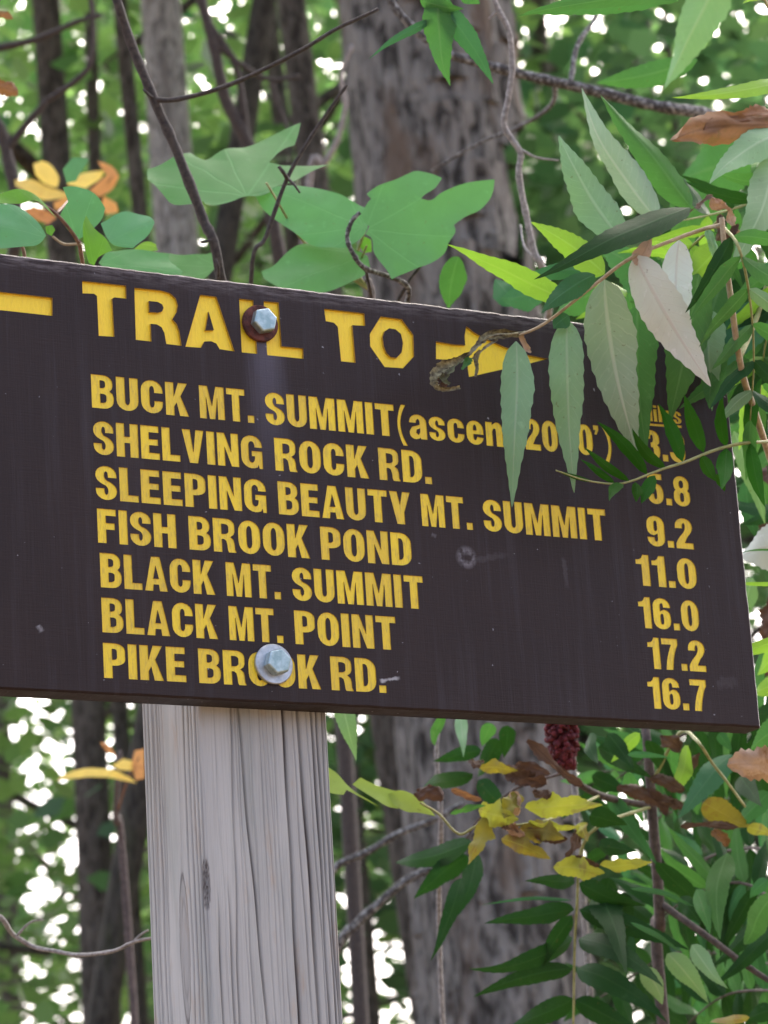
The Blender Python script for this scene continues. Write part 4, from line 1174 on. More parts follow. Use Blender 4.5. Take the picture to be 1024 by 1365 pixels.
def sumac_main():
    base = px(1110, 1365, 2.5); base.z = 0
    root = thing('sumac_shrub', tuple(base), 'sumac with drooping pale-backed leaves hanging over the board beside the arrow', 'shrub')
    og = tuple(base)
    bz = Vector(og)
    tube('stem', [bz + Vector((0, 0, -.1)), bz + Vector((.02, .02, .8)), px(1075, 900, 2.45), px(1050, 700, 2.35), px(1010, 560, 2.2), px(988, 490, 2.14), px(968, 350, 2.12), px(962, 290, 2.12)], .0034, .0018, TW['tan'], root, og)
    # stalk whose withered end curls in front of the arrow
    st = stalked(root, og, [px(962, 300, 2.12), sp(930, 308, -.09), sp(845, 342, -.10), sp(795, 378, -.09), sp(728, 430, -.07), sp(692, 447, -.06)], .0016, .0009, 'tan')
    put_leaves(st, og, [
        (688, 455, 682, 676, 43, -.06, -.045, 'pale', .15),
        (756, 425, 765, 657, 46, -.07, -.04, 'pale', -.15),
        (806, 372, 852, 616, 66, -.085, -.03, 'pinkish', .1),
        (850, 405, 862, 602, 54, -.05, -.03, 'green', .2),
        (846, 340, 947, 515, 58, -.10, -.09, 'silver', -.1, {'peak': .4}),
        (905, 320, 916, 462, 42, -.07, -.06, 'silver', .2, {'peak': .4}),
        (930, 365, 893, 562, 62, -.06, -.03, 'green', -.3),
        (940, 410, 950, 548, 40, -.05, -.035, 'pale', .5),
        (828, 322, 745, 180, 52, -.05, -.02, 'pale', .3),
        (876, 292, 774, 117, 40, -.06, -.02, 'pinkish', -.5, {'fold': .5}),
        (922, 276, 800, 128, 36, -.07, -.03, 'green', .45, {'fold': .6}),
        (920, 279, 714, 371, 34, -.10, -.12, 'dark', .5, {'bow': .12}),
        (806, 366, 708, 296, 38, -.04, -.02, 'bright', .2),
        (758, 400, 596, 327, 32, -.03, -.01, 'bright', -.35, {'bow': -.12}),
        (793, 366, 722, 418, 30, -.09, -.08, 'teal', .3, {'peak': .45}),
        (758, 420, 738, 438, 24, -.075, -.07, 'teal', .2, {'peak': .5}),
        (808, 362, 690, 372, 26, -.01, .02, 'teal', .5),
        (846, 352, 868, 312, 22, -.10, -.10, 'tan', .3),
    ])
    # withered end
    def ribbon(path, wid, mat, nm, off=-.055, turn=1.0, seed=1):
        rr = random.Random(seed)
        P = catmull([sp(x, y, off) for x, y in path], 6)
        V, Fc, UV = [], [], []
        n = len(P); k = 5
        ph = rr.uniform(0, 6)
        for i, p in enumerate(P):
            t = i / (n - 1)
            tg = (P[min(i + 1, n - 1)] - P[max(i - 1, 0)]).normalized()
            toc = (CAM - p).normalized()
            u = tg.cross(toc).normalized()
            an = turn * math.sin(t * 5 + ph)
            dv = u * math.cos(an) + toc * math.sin(an); nv = tg.cross(dv)
            w = wid / F * 2.05 * (.45 + .75 * math.sin(math.pi * min(1, .1 + t)) ) * rr.uniform(.75, 1.2)
            for j in range(k):
                q = j / (k - 1) - .5
                V.append(p + dv * q * w + nv * (w * .35 * (1 - 4 * q * q) + rr.uniform(-.12, .12) * w) + tg * rr.uniform(-.06, .06) * w)
                UV.append((t, j / (k - 1)))
        for i in range(n - 1):
            for j in range(k - 1):
                Fc.append((i * k + j, i * k + j + 1, (i + 1) * k + j + 1, (i + 1) * k + j))
        return mesh_obj(nm, V, Fc, mat, root, og, smooth=True, uvs=UV)
    tube('withered_tip', [sp(700, 443, -.06), sp(680, 446, -.06), sp(656, 448, -.06), sp(640, 458, -.055), sp(626, 472, -.055), sp(610, 482, -.05)], .0011, .0007, TW['dead'], root, og, rough=.3)['label'] = 'withered curled brown tip'
    ribbon([(694, 446), (672, 445), (650, 448), (636, 460), (624, 474)], 11, TW['dead'], 'withered_leaflet', -.057, .5, 3)
    ribbon([(628, 470), (610, 480), (594, 486), (582, 496), (578, 508), (584, 517), (598, 519), (614, 516)], 12, TW['dead'], 'withered_leaflet', -.055, .8, 4)
    ribbon([(622, 474), (606, 484), (594, 494), (592, 506), (600, 512)], 15, LM['olivedead'], 'withered_leaflet', -.045, .9, 5)
    ribbon([(600, 484), (588, 494), (586, 508), (596, 516)], 17, LM['brown'], 'withered_leaflet', -.038, .7, 6)
    ribbon([(640, 466), (634, 478), (636, 490), (634, 502)], 8, TW['dead'], 'withered_leaflet', -.055, .9, 7)
    ribbon([(628, 476), (622, 484), (616, 492)], 9, LM['green'], 'withered_leaflet', -.058, .3, 8)
    ribbon([(664, 452), (648, 462), (640, 470)], 4, TW['dead'], 'withered_leaflet', -.058, .3, 9)
    ribbon([(694, 446), (698, 456), (704, 466), (708, 470)], 8, LM['tan'], 'withered_leaflet', -.058, .6, 10)
    # dry seed head and dead leaf bits round the top of the stem
    for a, b_, w, m in (((925, 276), (950, 262), 10, 'brown'), ((950, 262), (972, 285), 20, 'tan'), ((965, 285), (955, 320), 18, 'brown'), ((975, 280), (985, 322), 16, 'tan'), ((958, 305), (978, 335), 16, 'brown'), ((945, 300), (952, 355), 14, 'pale'), ((985, 300), (968, 330), 12, 'brown'), ((870, 318), (926, 276), 5, 'brown')):
        crumpled(root, og, sp(a[0], a[1], -.09), sp(b_[0], b_[1], -.085), W(w, *a), m, .5)
    crumpled(root, og, sp(1040, 158, -.04), sp(898, 190, -.07), W(50, 950, 170), 'rust', .42, 'dead_leaf', 1.5)
    crumpled(root, og, sp(1030, 140, -.03), sp(945, 178, -.06), W(34, 980, 160), 'rust', .5, 'dead_leaf', 1.3)
    # stalk coming in from the right edge
    st = stalked(root, og, [px(985, 480, 2.14), sp(1010, 420, -.06), sp(1035, 330, -.06), sp(1060, 230, -.04)], .0022, .0012, 'green')
    put_leaves(st, og, [
        (1060, 112, 895, 130, 20, -.03, -.05, 'bright', .4),
        (1050, 178, 946, 246, 44, -.05, -.07, 'pale', .4),
        (1034, 212, 974, 362, 46, -.05, -.08, 'pale', -.4),
        (1040, 268, 972, 330, 40, -.03, -.05, 'green', .3),
        (1036, 400, 944, 502, 60, -.05, -.04, 'teal', .3),
        (1030, 360, 950, 450, 62, -.03, -.02, 'dark', -.3),
        (1046, 440, 962, 560, 40, -.02, 0, 'dark', .4),
        (962, 380, 935, 470, 44, -.04, -.03, 'green', .4),
        (1000, 480, 905, 545, 30, -.03, -.02, 'green', -.3),
        (960, 330, 902, 390, 46, -.03, 0.02, 'bright', .3),
        (1000, 330, 960, 420, 40, -.01, .04, 'green', .3),
        (958, 452, 946, 545, 36, -.05, -.04, 'green', .5),
        (880, 385, 800, 330, 60, .04, .10, 'green', .3),
        (1020, 480, 985, 600, 40, .03, .06, 'bright', .2),
        (1050, 520, 990, 560, 26, .03, .06, 'teal', .2),
    ])
    # more hanging compound leaves at the right edge
    for pts, n, ll, ms in (
        ([px(962, 300, 2.14), px(985, 330, 2.1), px(1000, 400, 2.12), px(1005, 480, 2.14), px(1000, 560, 2.16)], 6, .058, ['green', 'pale', 'dark', 'green']),
        ([px(1050, 330, 2.2), px(1035, 390, 2.2), px(1020, 460, 2.22), px(1012, 540, 2.25)], 6, .06, ['green', 'bright', 'dark']),
        ([px(985, 400, 2.2), px(950, 390, 2.24), px(915, 400, 2.27), px(880, 430, 2.3)], 5, .06, ['green', 'green', 'pale']),
        ([px(962, 290, 2.2), px(920, 330, 2.26), px(870, 370, 2.32), px(815, 400, 2.36)], 6, .055, ['bright', 'green', 'green']),
        ([px(1060, 230, 2.2), px(1000, 270, 2.3), px(930, 290, 2.4), px(860, 300, 2.5)], 6, .06, ['green', 'bright', 'dark'])):
        pinnate(root, og, pts, n, ll, .0105, ms, r=.0013, mat='green', droop=.6)
    # an upper leaf, closer to the lens
    st = stalked(root, og, [sp(1060, 230, -.04), px(1060, 120, 1.95), px(1020, 0, 1.75), px(960, -60, 1.6)], .0014, .0008, 'green')
    for bx, by, tx, ty, w, d, m in ((958, -40, 886, 118, 58, 1.52, 'pale'), (905, 0, 690, 22, 20, 1.95, 'green'), (900, -12, 700, 18, 40, 2.05, 'green'), (1060, -20, 990, 5, 24, 1.8, 'bright')):
        leaflet(st, og, px(bx, by, d), px(tx, ty, d + .03), w / F * d, m, .35)
    st = stalked(root, og, [px(1020, 0, 1.75), px(800, -60, 2.1), px(588, -12, 2.2), px(580, 30, 2.2)], .001, .0008, 'green')
    for bx, by, tx, ty, w, m in ((584, -8, 600, 114, 44, 'green'), (590, 8, 658, 112, 30, 'teal'), (576, 26, 492, 78, 12, 'teal'), (560, 0, 618, 12, 22, 'green'), (612, -10, 640, 5, 22, 'green')):
        leaflet(st, og, px(bx, by, 2.2), px(tx, ty, 2.19), w / F * 2.2, m, .3)
    for bx, by, tx, ty, w, d, m in ((612, 342, 598, 412, 36, 2.5, 'green'), (730, 385, 668, 398, 40, 2.45, 'teal'), (690, 404, 660, 372, 36, 2.5, 'teal'), (1000, 210, 905, 240, 80, 2.7, 'green'), (930, 80, 795, 110, 34, 2.7, 'green'), (960, 250, 880, 320, 70, 2.6, 'green'), (800, 390, 740, 420, 40, 2.4, 'green')):
        leaflet(root, og, px(bx, by, d), px(tx, ty, d + .03), w / F * d, m, .25, peak=.45)
sumac_main()

def fern_leaf():
    base = px(1120, 640, 2.2); base.z = 0
    og = tuple(base)
    root = thing('locust_sprout', og, 'young sprout whose feather-like row of dark green leaflets crosses the mileage numbers', 'plant')
    bz = Vector(og)
    tube('stem', [bz + Vector((0, 0, -.1)), bz + Vector((.03, .0, .9)), px(1135, 900, 2.2), px(1110, 620, 2.18)], .006, .003, TW['stem'], root, og)
    o = -.055
    st = stalked(root, og, [px(1110, 620, 2.18), sp(1050, 592, -.03), sp(999, 590, o), sp(963, 597, o), sp(940, 605, o), sp(913, 616, o), sp(887, 624, o), sp(863, 633, o), sp(842, 641, o), sp(819, 645, o), sp(780, 640, o), sp(741, 627, o)], .0014, .0005, 'green')
    kw = {'serr': .02, 'peak': .45, 'n': 10}
    rows = [(839, 641, 779, 596, 13), (863, 633, 796, 562, 18), (887, 624, 843, 571, 16), (910, 615, 878, 538, 20), (938, 603, 912, 526, 21), (968, 596, 963, 526, 17), (1000, 589, 1016, 502, 20), (820, 645, 774, 612, 10), (790, 642, 741, 627, 6),
            (831, 646, 812, 668, 14), (847, 643, 848, 669, 15), (873, 634, 855, 671, 19), (935, 607, 956, 642, 18), (968, 598, 962, 652, 24), (1000, 591, 1020, 676, 21), (1040, 590, 1050, 510, 20), (1040, 592, 1046, 670, 20), (955, 632, 966, 655, 12)]
    for bx, by, tx, ty, w in rows:
        leaflet(st, og, sp(bx, by, o), sp(tx, ty, o - LRNG.uniform(-.02, .03)), W(w * 0.95, bx, by), 'fern', LRNG.uniform(-.15, .15), side_bend=LRNG.uniform(-.06, .06), bow=.05, **kw)
fern_leaf()

# ------------------------------------------------------------------ sumac below the board
def sumac_low():
    base = px(884, 1365, 2.62); base.z = 0
    og = tuple(base)
    root = thing('fruiting_sumac', og, 'sumac below the board with a dark red fruit head, yellowing and brown leaflets', 'shrub')
    bz = Vector(og)
    D = 2.62
    tube('stem', [bz + Vector((0, 0, -.1)), bz + Vector((.01, 0, 1.0)), px(884, 1365, D), px(880, 1227, D), px(870, 1085, D), px(862, 985, D), px(850, 900, D + .05)], .0062, .0034, TW['stem'], root, og, knobs=.1)
    tube('branch', [px(882, 1205, D), px(943, 1248, D - .03), px(1024, 1306, D - .06), px(1090, 1330, D - .1)], .0034, .0018, TW['stem'], root, og)
    tube('branch', [px(868, 1075, D), px(800, 1060, D - .05), px(752, 1030, D - .1), px(750, 1018, D - .1)], .003, .0024, TW['stem'], root, og)
    # fruit head
    c0, c1 = px(738, 1028, D - .12), px(748, 930, D - .12)
    geos = []
    ic = bmesh.new(); bmesh.ops.create_icosphere(ic, subdivisions=1, radius=1.0)
    iv = [v.co.copy() for v in ic.verts]; iff = [tuple(v.index for v in f.verts) for f in ic.faces]; ic.free()
    c0 = px(752, 1024, D - .12)
    ax = c1 - c0
    for k in range(520):
        t = LRNG.random(); a = LRNG.uniform(0, 6.28)
        rr = .0125 * (math.sin(math.pi * (0.12 + .8 * t)) ** .6) * LRNG.uniform(.55, 1.1)
        p = c0 + ax * t + RIGHT * math.cos(a) * rr + FWD * math.sin(a) * rr
        q = LRNG.uniform(.0018, .0032)
        geos.append(([p + v * q for v in iv], iff))
    v, f = join_geo(geos)
    o = mesh_obj('fruit_head', v, f, MAT_FRUIT, root, og, smooth=True); o['kind'] = 'stuff'; o['label'] = 'dark red fuzzy fruit head'
    # the hanging feather-shaped leaf over the trunk
    def Pz(x, y, d=D - .1): return px(512 + x / 2, 920 + y / 2, d)
    st = stalked(root, og, [px(868, 1075, D), px(800, 1100, D - .1), Pz(525, 430), Pz(515, 560), Pz(508, 700), Pz(505, 880), Pz(500, 980)], .0016, .0008, 'green')
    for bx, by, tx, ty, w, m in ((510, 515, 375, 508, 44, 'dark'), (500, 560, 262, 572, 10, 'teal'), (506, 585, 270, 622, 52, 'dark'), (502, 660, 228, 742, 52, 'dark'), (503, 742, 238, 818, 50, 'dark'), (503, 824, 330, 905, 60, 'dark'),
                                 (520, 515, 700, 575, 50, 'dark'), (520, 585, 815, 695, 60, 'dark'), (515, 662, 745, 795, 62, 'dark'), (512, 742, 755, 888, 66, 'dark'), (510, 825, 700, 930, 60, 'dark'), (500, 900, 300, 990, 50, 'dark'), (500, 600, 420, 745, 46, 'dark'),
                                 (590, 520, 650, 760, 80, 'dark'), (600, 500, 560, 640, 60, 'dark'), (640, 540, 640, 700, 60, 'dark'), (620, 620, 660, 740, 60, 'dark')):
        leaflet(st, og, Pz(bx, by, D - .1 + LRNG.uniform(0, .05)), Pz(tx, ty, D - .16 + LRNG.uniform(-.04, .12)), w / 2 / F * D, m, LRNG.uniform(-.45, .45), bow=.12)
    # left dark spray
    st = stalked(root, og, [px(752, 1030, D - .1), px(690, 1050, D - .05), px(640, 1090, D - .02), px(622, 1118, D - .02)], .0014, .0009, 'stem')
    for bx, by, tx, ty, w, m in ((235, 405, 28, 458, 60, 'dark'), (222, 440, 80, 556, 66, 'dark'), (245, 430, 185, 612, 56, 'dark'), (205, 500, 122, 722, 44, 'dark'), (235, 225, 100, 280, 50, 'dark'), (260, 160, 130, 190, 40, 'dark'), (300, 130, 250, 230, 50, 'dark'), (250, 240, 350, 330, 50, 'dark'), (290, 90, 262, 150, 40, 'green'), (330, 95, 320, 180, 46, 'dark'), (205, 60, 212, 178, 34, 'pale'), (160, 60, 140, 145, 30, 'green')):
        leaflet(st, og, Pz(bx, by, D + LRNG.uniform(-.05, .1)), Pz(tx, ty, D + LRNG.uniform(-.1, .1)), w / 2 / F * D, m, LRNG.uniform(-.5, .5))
    # yellowing leaflets
    st = stalked(root, og, [px(800, 1060, D - .05), px(740, 1090, D - .18), px(690, 1100, D - .2), px(640, 1100, D - .2), px(612, 1112, D - .2), px(585, 1085, D - .2), px(560, 1070, D - .2)], .0012, .0009, 'green')
    dy = D - .2
    for bx, by, tx, ty, w, m, tl in ((700, 1076, 803, 1073, 30, 'yellow', .2), (704, 1095, 776, 1100, 12, 'yellow', .5), (770, 1098, 784, 1122, 18, 'yellow', .3), (738, 1156, 806, 1164, 29, 'yellow', .2), (800, 1153, 870, 1149, 17, 'yellow', .4), (638, 1080, 692, 1092, 32, 'yellow', .3), (650, 1086, 624, 1152, 26, 'olive', .3),
                                     (668, 1118, 735, 1145, 22, 'olive', .2), (690, 1108, 752, 1118, 30, 'olive', -.3), (640, 1024, 690, 1028, 18, 'olive', .3), (600, 1085, 648, 1074, 8, 'green', .4), (690, 1056, 672, 1092, 26, 'olive', .3)):
        leaflet(st, og, px(bx, by, dy), px(tx, ty, dy - .02), w / F * dy, m, tl, peak=LRNG.uniform(.35, .6), bow=LRNG.uniform(.05, .25), wave=.45, serr=.05, side_bend=LRNG.uniform(-.06, .06))
    for poly in ([(-30, 400), (0, 415), (60, 460), (120, 540), (180, 600), (260, 645), (340, 692), (240, 650), (112, 580), (88, 618), (0, 602), (-30, 560)], [(160, 530), (215, 485), (300, 530), (400, 570), (450, 585), (440, 640), (470, 705), (380, 690), (280, 622)], [(400, 600), (480, 580), (570, 610), (640, 660), (725, 752), (600, 735), (520, 730), (440, 680)]):
        blade(root, og, poly, dy, 'limegold', .3, .5, .1, (720, 750), off=(440, 940), sc=5.12)
    leaflet(st, og, px(450, 925, dy), px(475, 1014, dy), 28 / F * dy, 'pale', .2)
    for a, b_, w, m in (((676, 1020), (725, 1050), 34, 'brown'), ((700, 990), (780, 1046), 22, 'brown'), ((672, 1030), (735, 1030), 26, 'brown'), ((602, 1056), (642, 1064), 14, 'rust'), ((556, 1050), (588, 1068), 30, 'brown'), ((660, 1096), (700, 1112), 24, 'tan'), ((700, 1108), (756, 1118), 20, 'brown'), ((776, 1108), (752, 1142), 20, 'brown'), ((712, 1050), (732, 1066), 20, 'brown'), ((655, 1090), (690, 1110), 16, 'brown'), ((642, 1010), (632, 1026), 20, 'brown'), ((760, 1146), (800, 1152), 16, 'brown'), ((680, 1055), (692, 1085), 20, 'tan')):
        crumpled(root, og, px(a[0], a[1], dy), px(b_[0], b_[1], dy - .01), w / F * dy, m, .45)
    # right hand side: brown, olive and green leaflets
    def Pq(x, y, d): return px(780 + x / 3.37, 960 + y / 3.37, d)
    dq = D - .12
    for a, b_, w, m in (((140, 320), (400, 350), 95, 'brown'), ((290, 270), (450, 300), 80, 'brown'), ((300, 300), (360, 430), 70, 'brown'), ((430, 475), (690, 478), 50, 'brown'), ((580, 490), (640, 570), 70, 'rust'), ((350, 60), (420, 150), 90, 'brown'), ((520, 150), (470, 220), 50, 'brown'), ((380, 340), (440, 400), 60, 'brown')):
        crumpled(root, og, Pq(a[0], a[1], dq), Pq(b_[0], b_[1], dq), w / 3.37 / F * dq, m, .4)
    crumpled(root, og, px(1070, 1000, 2.3), px(972, 1028, 2.3), 56 / F * 2.3, 'tan', .35, 'dead_leaf', 1.1)
    st = stalked(root, og, [px(866, 1050, D), Pq(420, 60, D - .05), Pq(500, 90, dq - .1), Pq(570, 190, dq - .1), Pq(640, 280, dq - .1), Pq(720, 390, dq - .1)], .0016, .001, 'green')
    for bx, by, tx, ty, w, m, tl in ((660, 150, 415, 445, 120, 'teal', .25), (470, 110, 385, 290, 80, 'bright', .3), (500, 60, 420, 180, 60, 'dark', .3), (530, 370, 745, 482, 120, 'olive', .2), (730, 480, 840, 515, 60, 'yellow', .2), (830, 320, 695, 490, 90, 'teal', .3), (690, 250, 800, 390, 110, 'dark', .2),
                                     (100, 330, 330, 655, 80, 'teal', .5), (320, 640, 555, 890, 90, 'dark', .4), (245, 60, 118, 190, 60, 'bright', .3), (600, 60, 660, 140, 50, 'teal', .2), (190, 155, 390, 170, 30, 'teal', .3), (840, 0, 730, 100, 90, 'dark', .2), (200, 755, 500, 835, 24, 'teal', .4), (640, 595, 608, 985, 120, 'green', .2), (840, 790, 720, 1000, 110, 'green', .3),
                                     (480, 1010, 640, 1205, 80, 'pale', .3), (370, 1050, 555, 1268, 100, 'pale', .3), (260, 1120, 345, 1275, 90, 'pale', -.2), (200, 905, 450, 1040, 24, 'teal', .4), (190, 1050, 345, 1270, 36, 'pale', .4), (840, 1300, 720, 1345, 90, 'dark', .2), (740, 1335, 560, 1360, 40, 'olive', .3),
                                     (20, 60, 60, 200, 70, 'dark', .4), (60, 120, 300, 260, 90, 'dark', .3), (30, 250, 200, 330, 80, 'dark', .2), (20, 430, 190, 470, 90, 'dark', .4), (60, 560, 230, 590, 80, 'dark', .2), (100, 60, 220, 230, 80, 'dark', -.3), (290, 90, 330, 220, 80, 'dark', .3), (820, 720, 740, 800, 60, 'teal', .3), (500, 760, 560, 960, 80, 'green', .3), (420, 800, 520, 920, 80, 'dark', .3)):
        leaflet(st, og, Pq(bx, by, dq + LRNG.uniform(-.08, .1)), Pq(tx, ty, dq + LRNG.uniform(-.08, .1)), w / 3.37 / F * dq, m, tl)
sumac_low()

def sumac_edge():
    """leaves at the right end of the board and a second stem behind it"""
    base = px(1085, 1365, 2.5); base.z = 0
    og = tuple(base)
    root = thing('edge_sumac', og, 'sumac stem behind the right end of the board with narrow leaflets touching its edge', 'shrub')
    bz = Vector(og)
    tube('stem', [bz + Vector((0, 0, -.1)), bz + Vector((-.01, 0, 1.1)), px(1080, 1200, 2.5), px(1058, 900, 2.5), px(1040, 700, 2.5), px(1030, 560, 2.55)], .008, .004, TW['stem'], root, og)
    st = stalked(root, og, [px(1058, 900, 2.5), px(1040, 820, 2.4), px(1045, 740, 2.3)], .0016, .001, 'green')
    for bx, by, tx, ty, w, m, tl, d in ((978, 575, 1020, 698, 26, 'pale', .3, 2.5), (1062, 725, 985, 742, 66, 'silver', .2, 2.33), (1070, 775, 962, 774, 6, 'bright', .2, 2.2), (1060, 848, 954, 887, 18, 'bright', .3, 2.2), (1004, 770, 988, 832, 26, 'pale', .3, 2.5), (1060, 735, 978, 739, 3, 'green', .2, 2.2), (1000, 810, 960, 850, 10, 'green', .3, 2.45),
                                         (1040, 905, 1004, 925, 26, 'bright', .2, 2.4), (1036, 940, 1006, 1000, 40, 'dark', .3, 2.45), (1060, 960, 1000, 1000, 40, 'green', .3, 2.3), (1010, 640, 1035, 700, 26, 'green', .2, 2.6), (1036, 600, 1000, 640, 30, 'green', .4, 2.7), (1044, 860, 1010, 900, 26, 'bright', .2, 2.5), (1024, 545, 985, 590, 30, 'dark', .2, 2.6), (995, 640, 1010, 720, 26, 'teal', .2, 2.6), (1030, 690, 990, 700, 14, 'dark', .2, 2.55)):
        leaflet(st, og, px(bx, by, d), px(tx, ty, d + .02), w / F * d, m, tl, peak=.4)
    for a, b_, w in (((1040, 610), (1006, 660), 40), ((1045, 680), (1010, 720), 36), ((1040, 790), (1012, 850), 40), ((1040, 830), (1018, 900), 36)):
        crumpled(root, og, px(a[0], a[1], 2.65), px(b_[0], b_[1], 2.65), w / F * 2.65, 'brown', .5)
    # more compound leaves in the tangle below the board's right end
    for pts, n, ll in (
        ([px(1075, 1150, 2.55), px(1000, 1130, 2.75), px(930, 1150, 2.9), px(880, 1200, 2.95)], 7, .075),
        ([px(1080, 1200, 2.5), px(1010, 1220, 2.8), px(950, 1270, 2.95), px(910, 1340, 3.0)], 7, .075),
        ([px(1060, 950, 2.55), px(1000, 1000, 2.8), px(900, 1010, 3.0), px(800, 1030, 3.1)], 8, .08),
        ([px(1070, 1050, 2.55), px(1000, 1060, 2.9), px(900, 1080, 3.1), px(810, 1130, 3.2)], 8, .08),
        ([px(1085, 1330, 2.5), px(1020, 1320, 2.7), px(960, 1330, 2.8), px(900, 1380, 2.9)], 7, .07),
        ([px(1045, 720, 2.5), px(1060, 640, 2.7), px(1030, 560, 2.8), px(1000, 500, 2.9)], 7, .08),
        ([px(1085, 1250, 2.5), px(1000, 1180, 2.65), px(930, 1190, 2.7), px(860, 1240, 2.75)], 9, .08),
        ([px(1060, 980, 2.5), px(980, 960, 2.6), px(900, 985, 2.68), px(820, 1040, 2.7)], 9, .075),
        ([px(1085, 1300, 2.6), px(1000, 1280, 2.8), px(900, 1270, 2.9), px(800, 1330, 3.0)], 9, .085),
        ([px(1030, 560, 2.55), px(1000, 420, 2.8), px(940, 360, 2.9), px(860, 350, 3.0)], 7, .08)):
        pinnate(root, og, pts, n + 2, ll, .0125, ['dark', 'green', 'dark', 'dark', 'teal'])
sumac_edge()

# ------------------------------------------------------------------ broad-leaved saplings behind the board
def maple_sapling():
    base = px(390, 1365, 2.7); base.z = 0
    og = tuple(base); bz = Vector(og)
    root = thing('broadleaf_sapling', og, 'sapling with big lobed green leaves spreading above the top of the board', 'plant')
    D = 2.5
    tube('stem', [bz + Vector((0, 0, -.1)), bz + Vector((0, 0, 1.0)), px(395, 1000, 2.68), px(480, 640, 2.6), px(495, 420, 2.56), px(490, 372, 2.55)], .006, .003, TW['stem'], root, og)
    tube('twig', [px(520, 450, 2.55), px(545, 385, 2.5), px(488, 358, 2.45), px(472, 340, 2.44), px(463, 318, 2.44), px(469, 295, 2.44), px(480, 283, 2.44)], .0022, .0016, TW['lichen'], root, og, knobs=.25)
    tube('twig', [px(520, 420, 2.5), px(545, 375, 2.5), px(563, 352, 2.5)], .0016, .0012, TW['dark'], root, og)
    tube('twig', [px(496, 400, 2.5), px(488, 360, 2.48)], .0018, .0014, TW['dark'], root, og)
    o, s = (180, 160), 1.969
    A, B = dict(off=(190, 160), sc=4.096), dict(off=(320, 220), sc=2.926)
    blade(root, og, [(30, 240), (110, 225), (215, 190), (265, 170), (300, 195), (345, 210), (400, 185), (460, 160), (540, 135), (640, 100), (750, 65), (862, 22), (850, 80), (830, 140), (770, 165), (720, 205), (690, 240), (760, 245), (850, 235), (1024, 235), (940, 265), (850, 320), (800, 345), (740, 360), (700, 395), (640, 420), (560, 425), (480, 455), (400, 472), (350, 465), (330, 440), (290, 450), (180, 445), (110, 390), (30, 320)], D + .06, 'maple', .2, .85, .05, (570, 425), **A)
    blade(root, og, [(60, 120), (110, 100), (165, 82), (250, 80), (330, 95), (400, 120), (455, 150), (490, 160), (500, 200), (490, 260), (430, 310), (340, 315), (260, 295), (200, 255), (150, 215), (90, 165)], D + .02, 'maple', -.2, .7, .05, (480, 235), **B)
    blade(root, og, [(85, 400), (130, 385), (175, 350), (230, 315), (290, 305), (380, 310), (450, 325), (500, 350), (510, 395), (470, 435), (400, 470), (330, 488), (240, 495), (150, 480), (100, 440)], D, 'maple', .1, .75, .05, (500, 340), **B)
    blade(root, og, [(495, 150), (512, 130), (495, 108), (530, 85), (600, 60), (650, 35), (690, 20), (740, 32), (785, 58), (760, 95), (720, 120), (705, 135), (745, 140), (790, 110), (880, 75), (995, 52), (985, 110), (940, 165), (880, 195), (835, 230), (840, 262), (815, 300), (800, 335), (740, 380), (680, 405), (620, 425), (592, 445), (575, 410), (540, 370), (520, 335), (515, 290), (490, 270), (505, 240), (470, 210), (480, 180)], D - .03, 'maple', .15, .45, .04, (492, 250), **B)
    for a, b_ in (((345, 165), (500, 380)), ((602, 288), (500, 390)), ((608, 330), (500, 395)), ((608, 275), (520, 390))):
        p = px(o[0] + a[0] / s, o[1] + a[1] / s, D)
        q = px(490, 385, 2.55)
        tube('leaf_stalk', [q, (p + q) / 2 + Vector((0, .02, .0)), p], .0014, .0009, TW['green'], root, og)
    blade(root, og, [(-30, 350), (60, 345), (130, 352), (200, 345), (215, 380), (160, 425), (60, 415), (-20, 395)], D + .1, 'maple', 0, .8, .05, (220, 380), off=o, sc=s)
    blade(root, og, [(595, 300), (620, 315), (622, 345), (600, 350), (590, 325)], D + .02, 'broadlime', .1, .4, .05, None, off=o, sc=s)
maple_sapling()

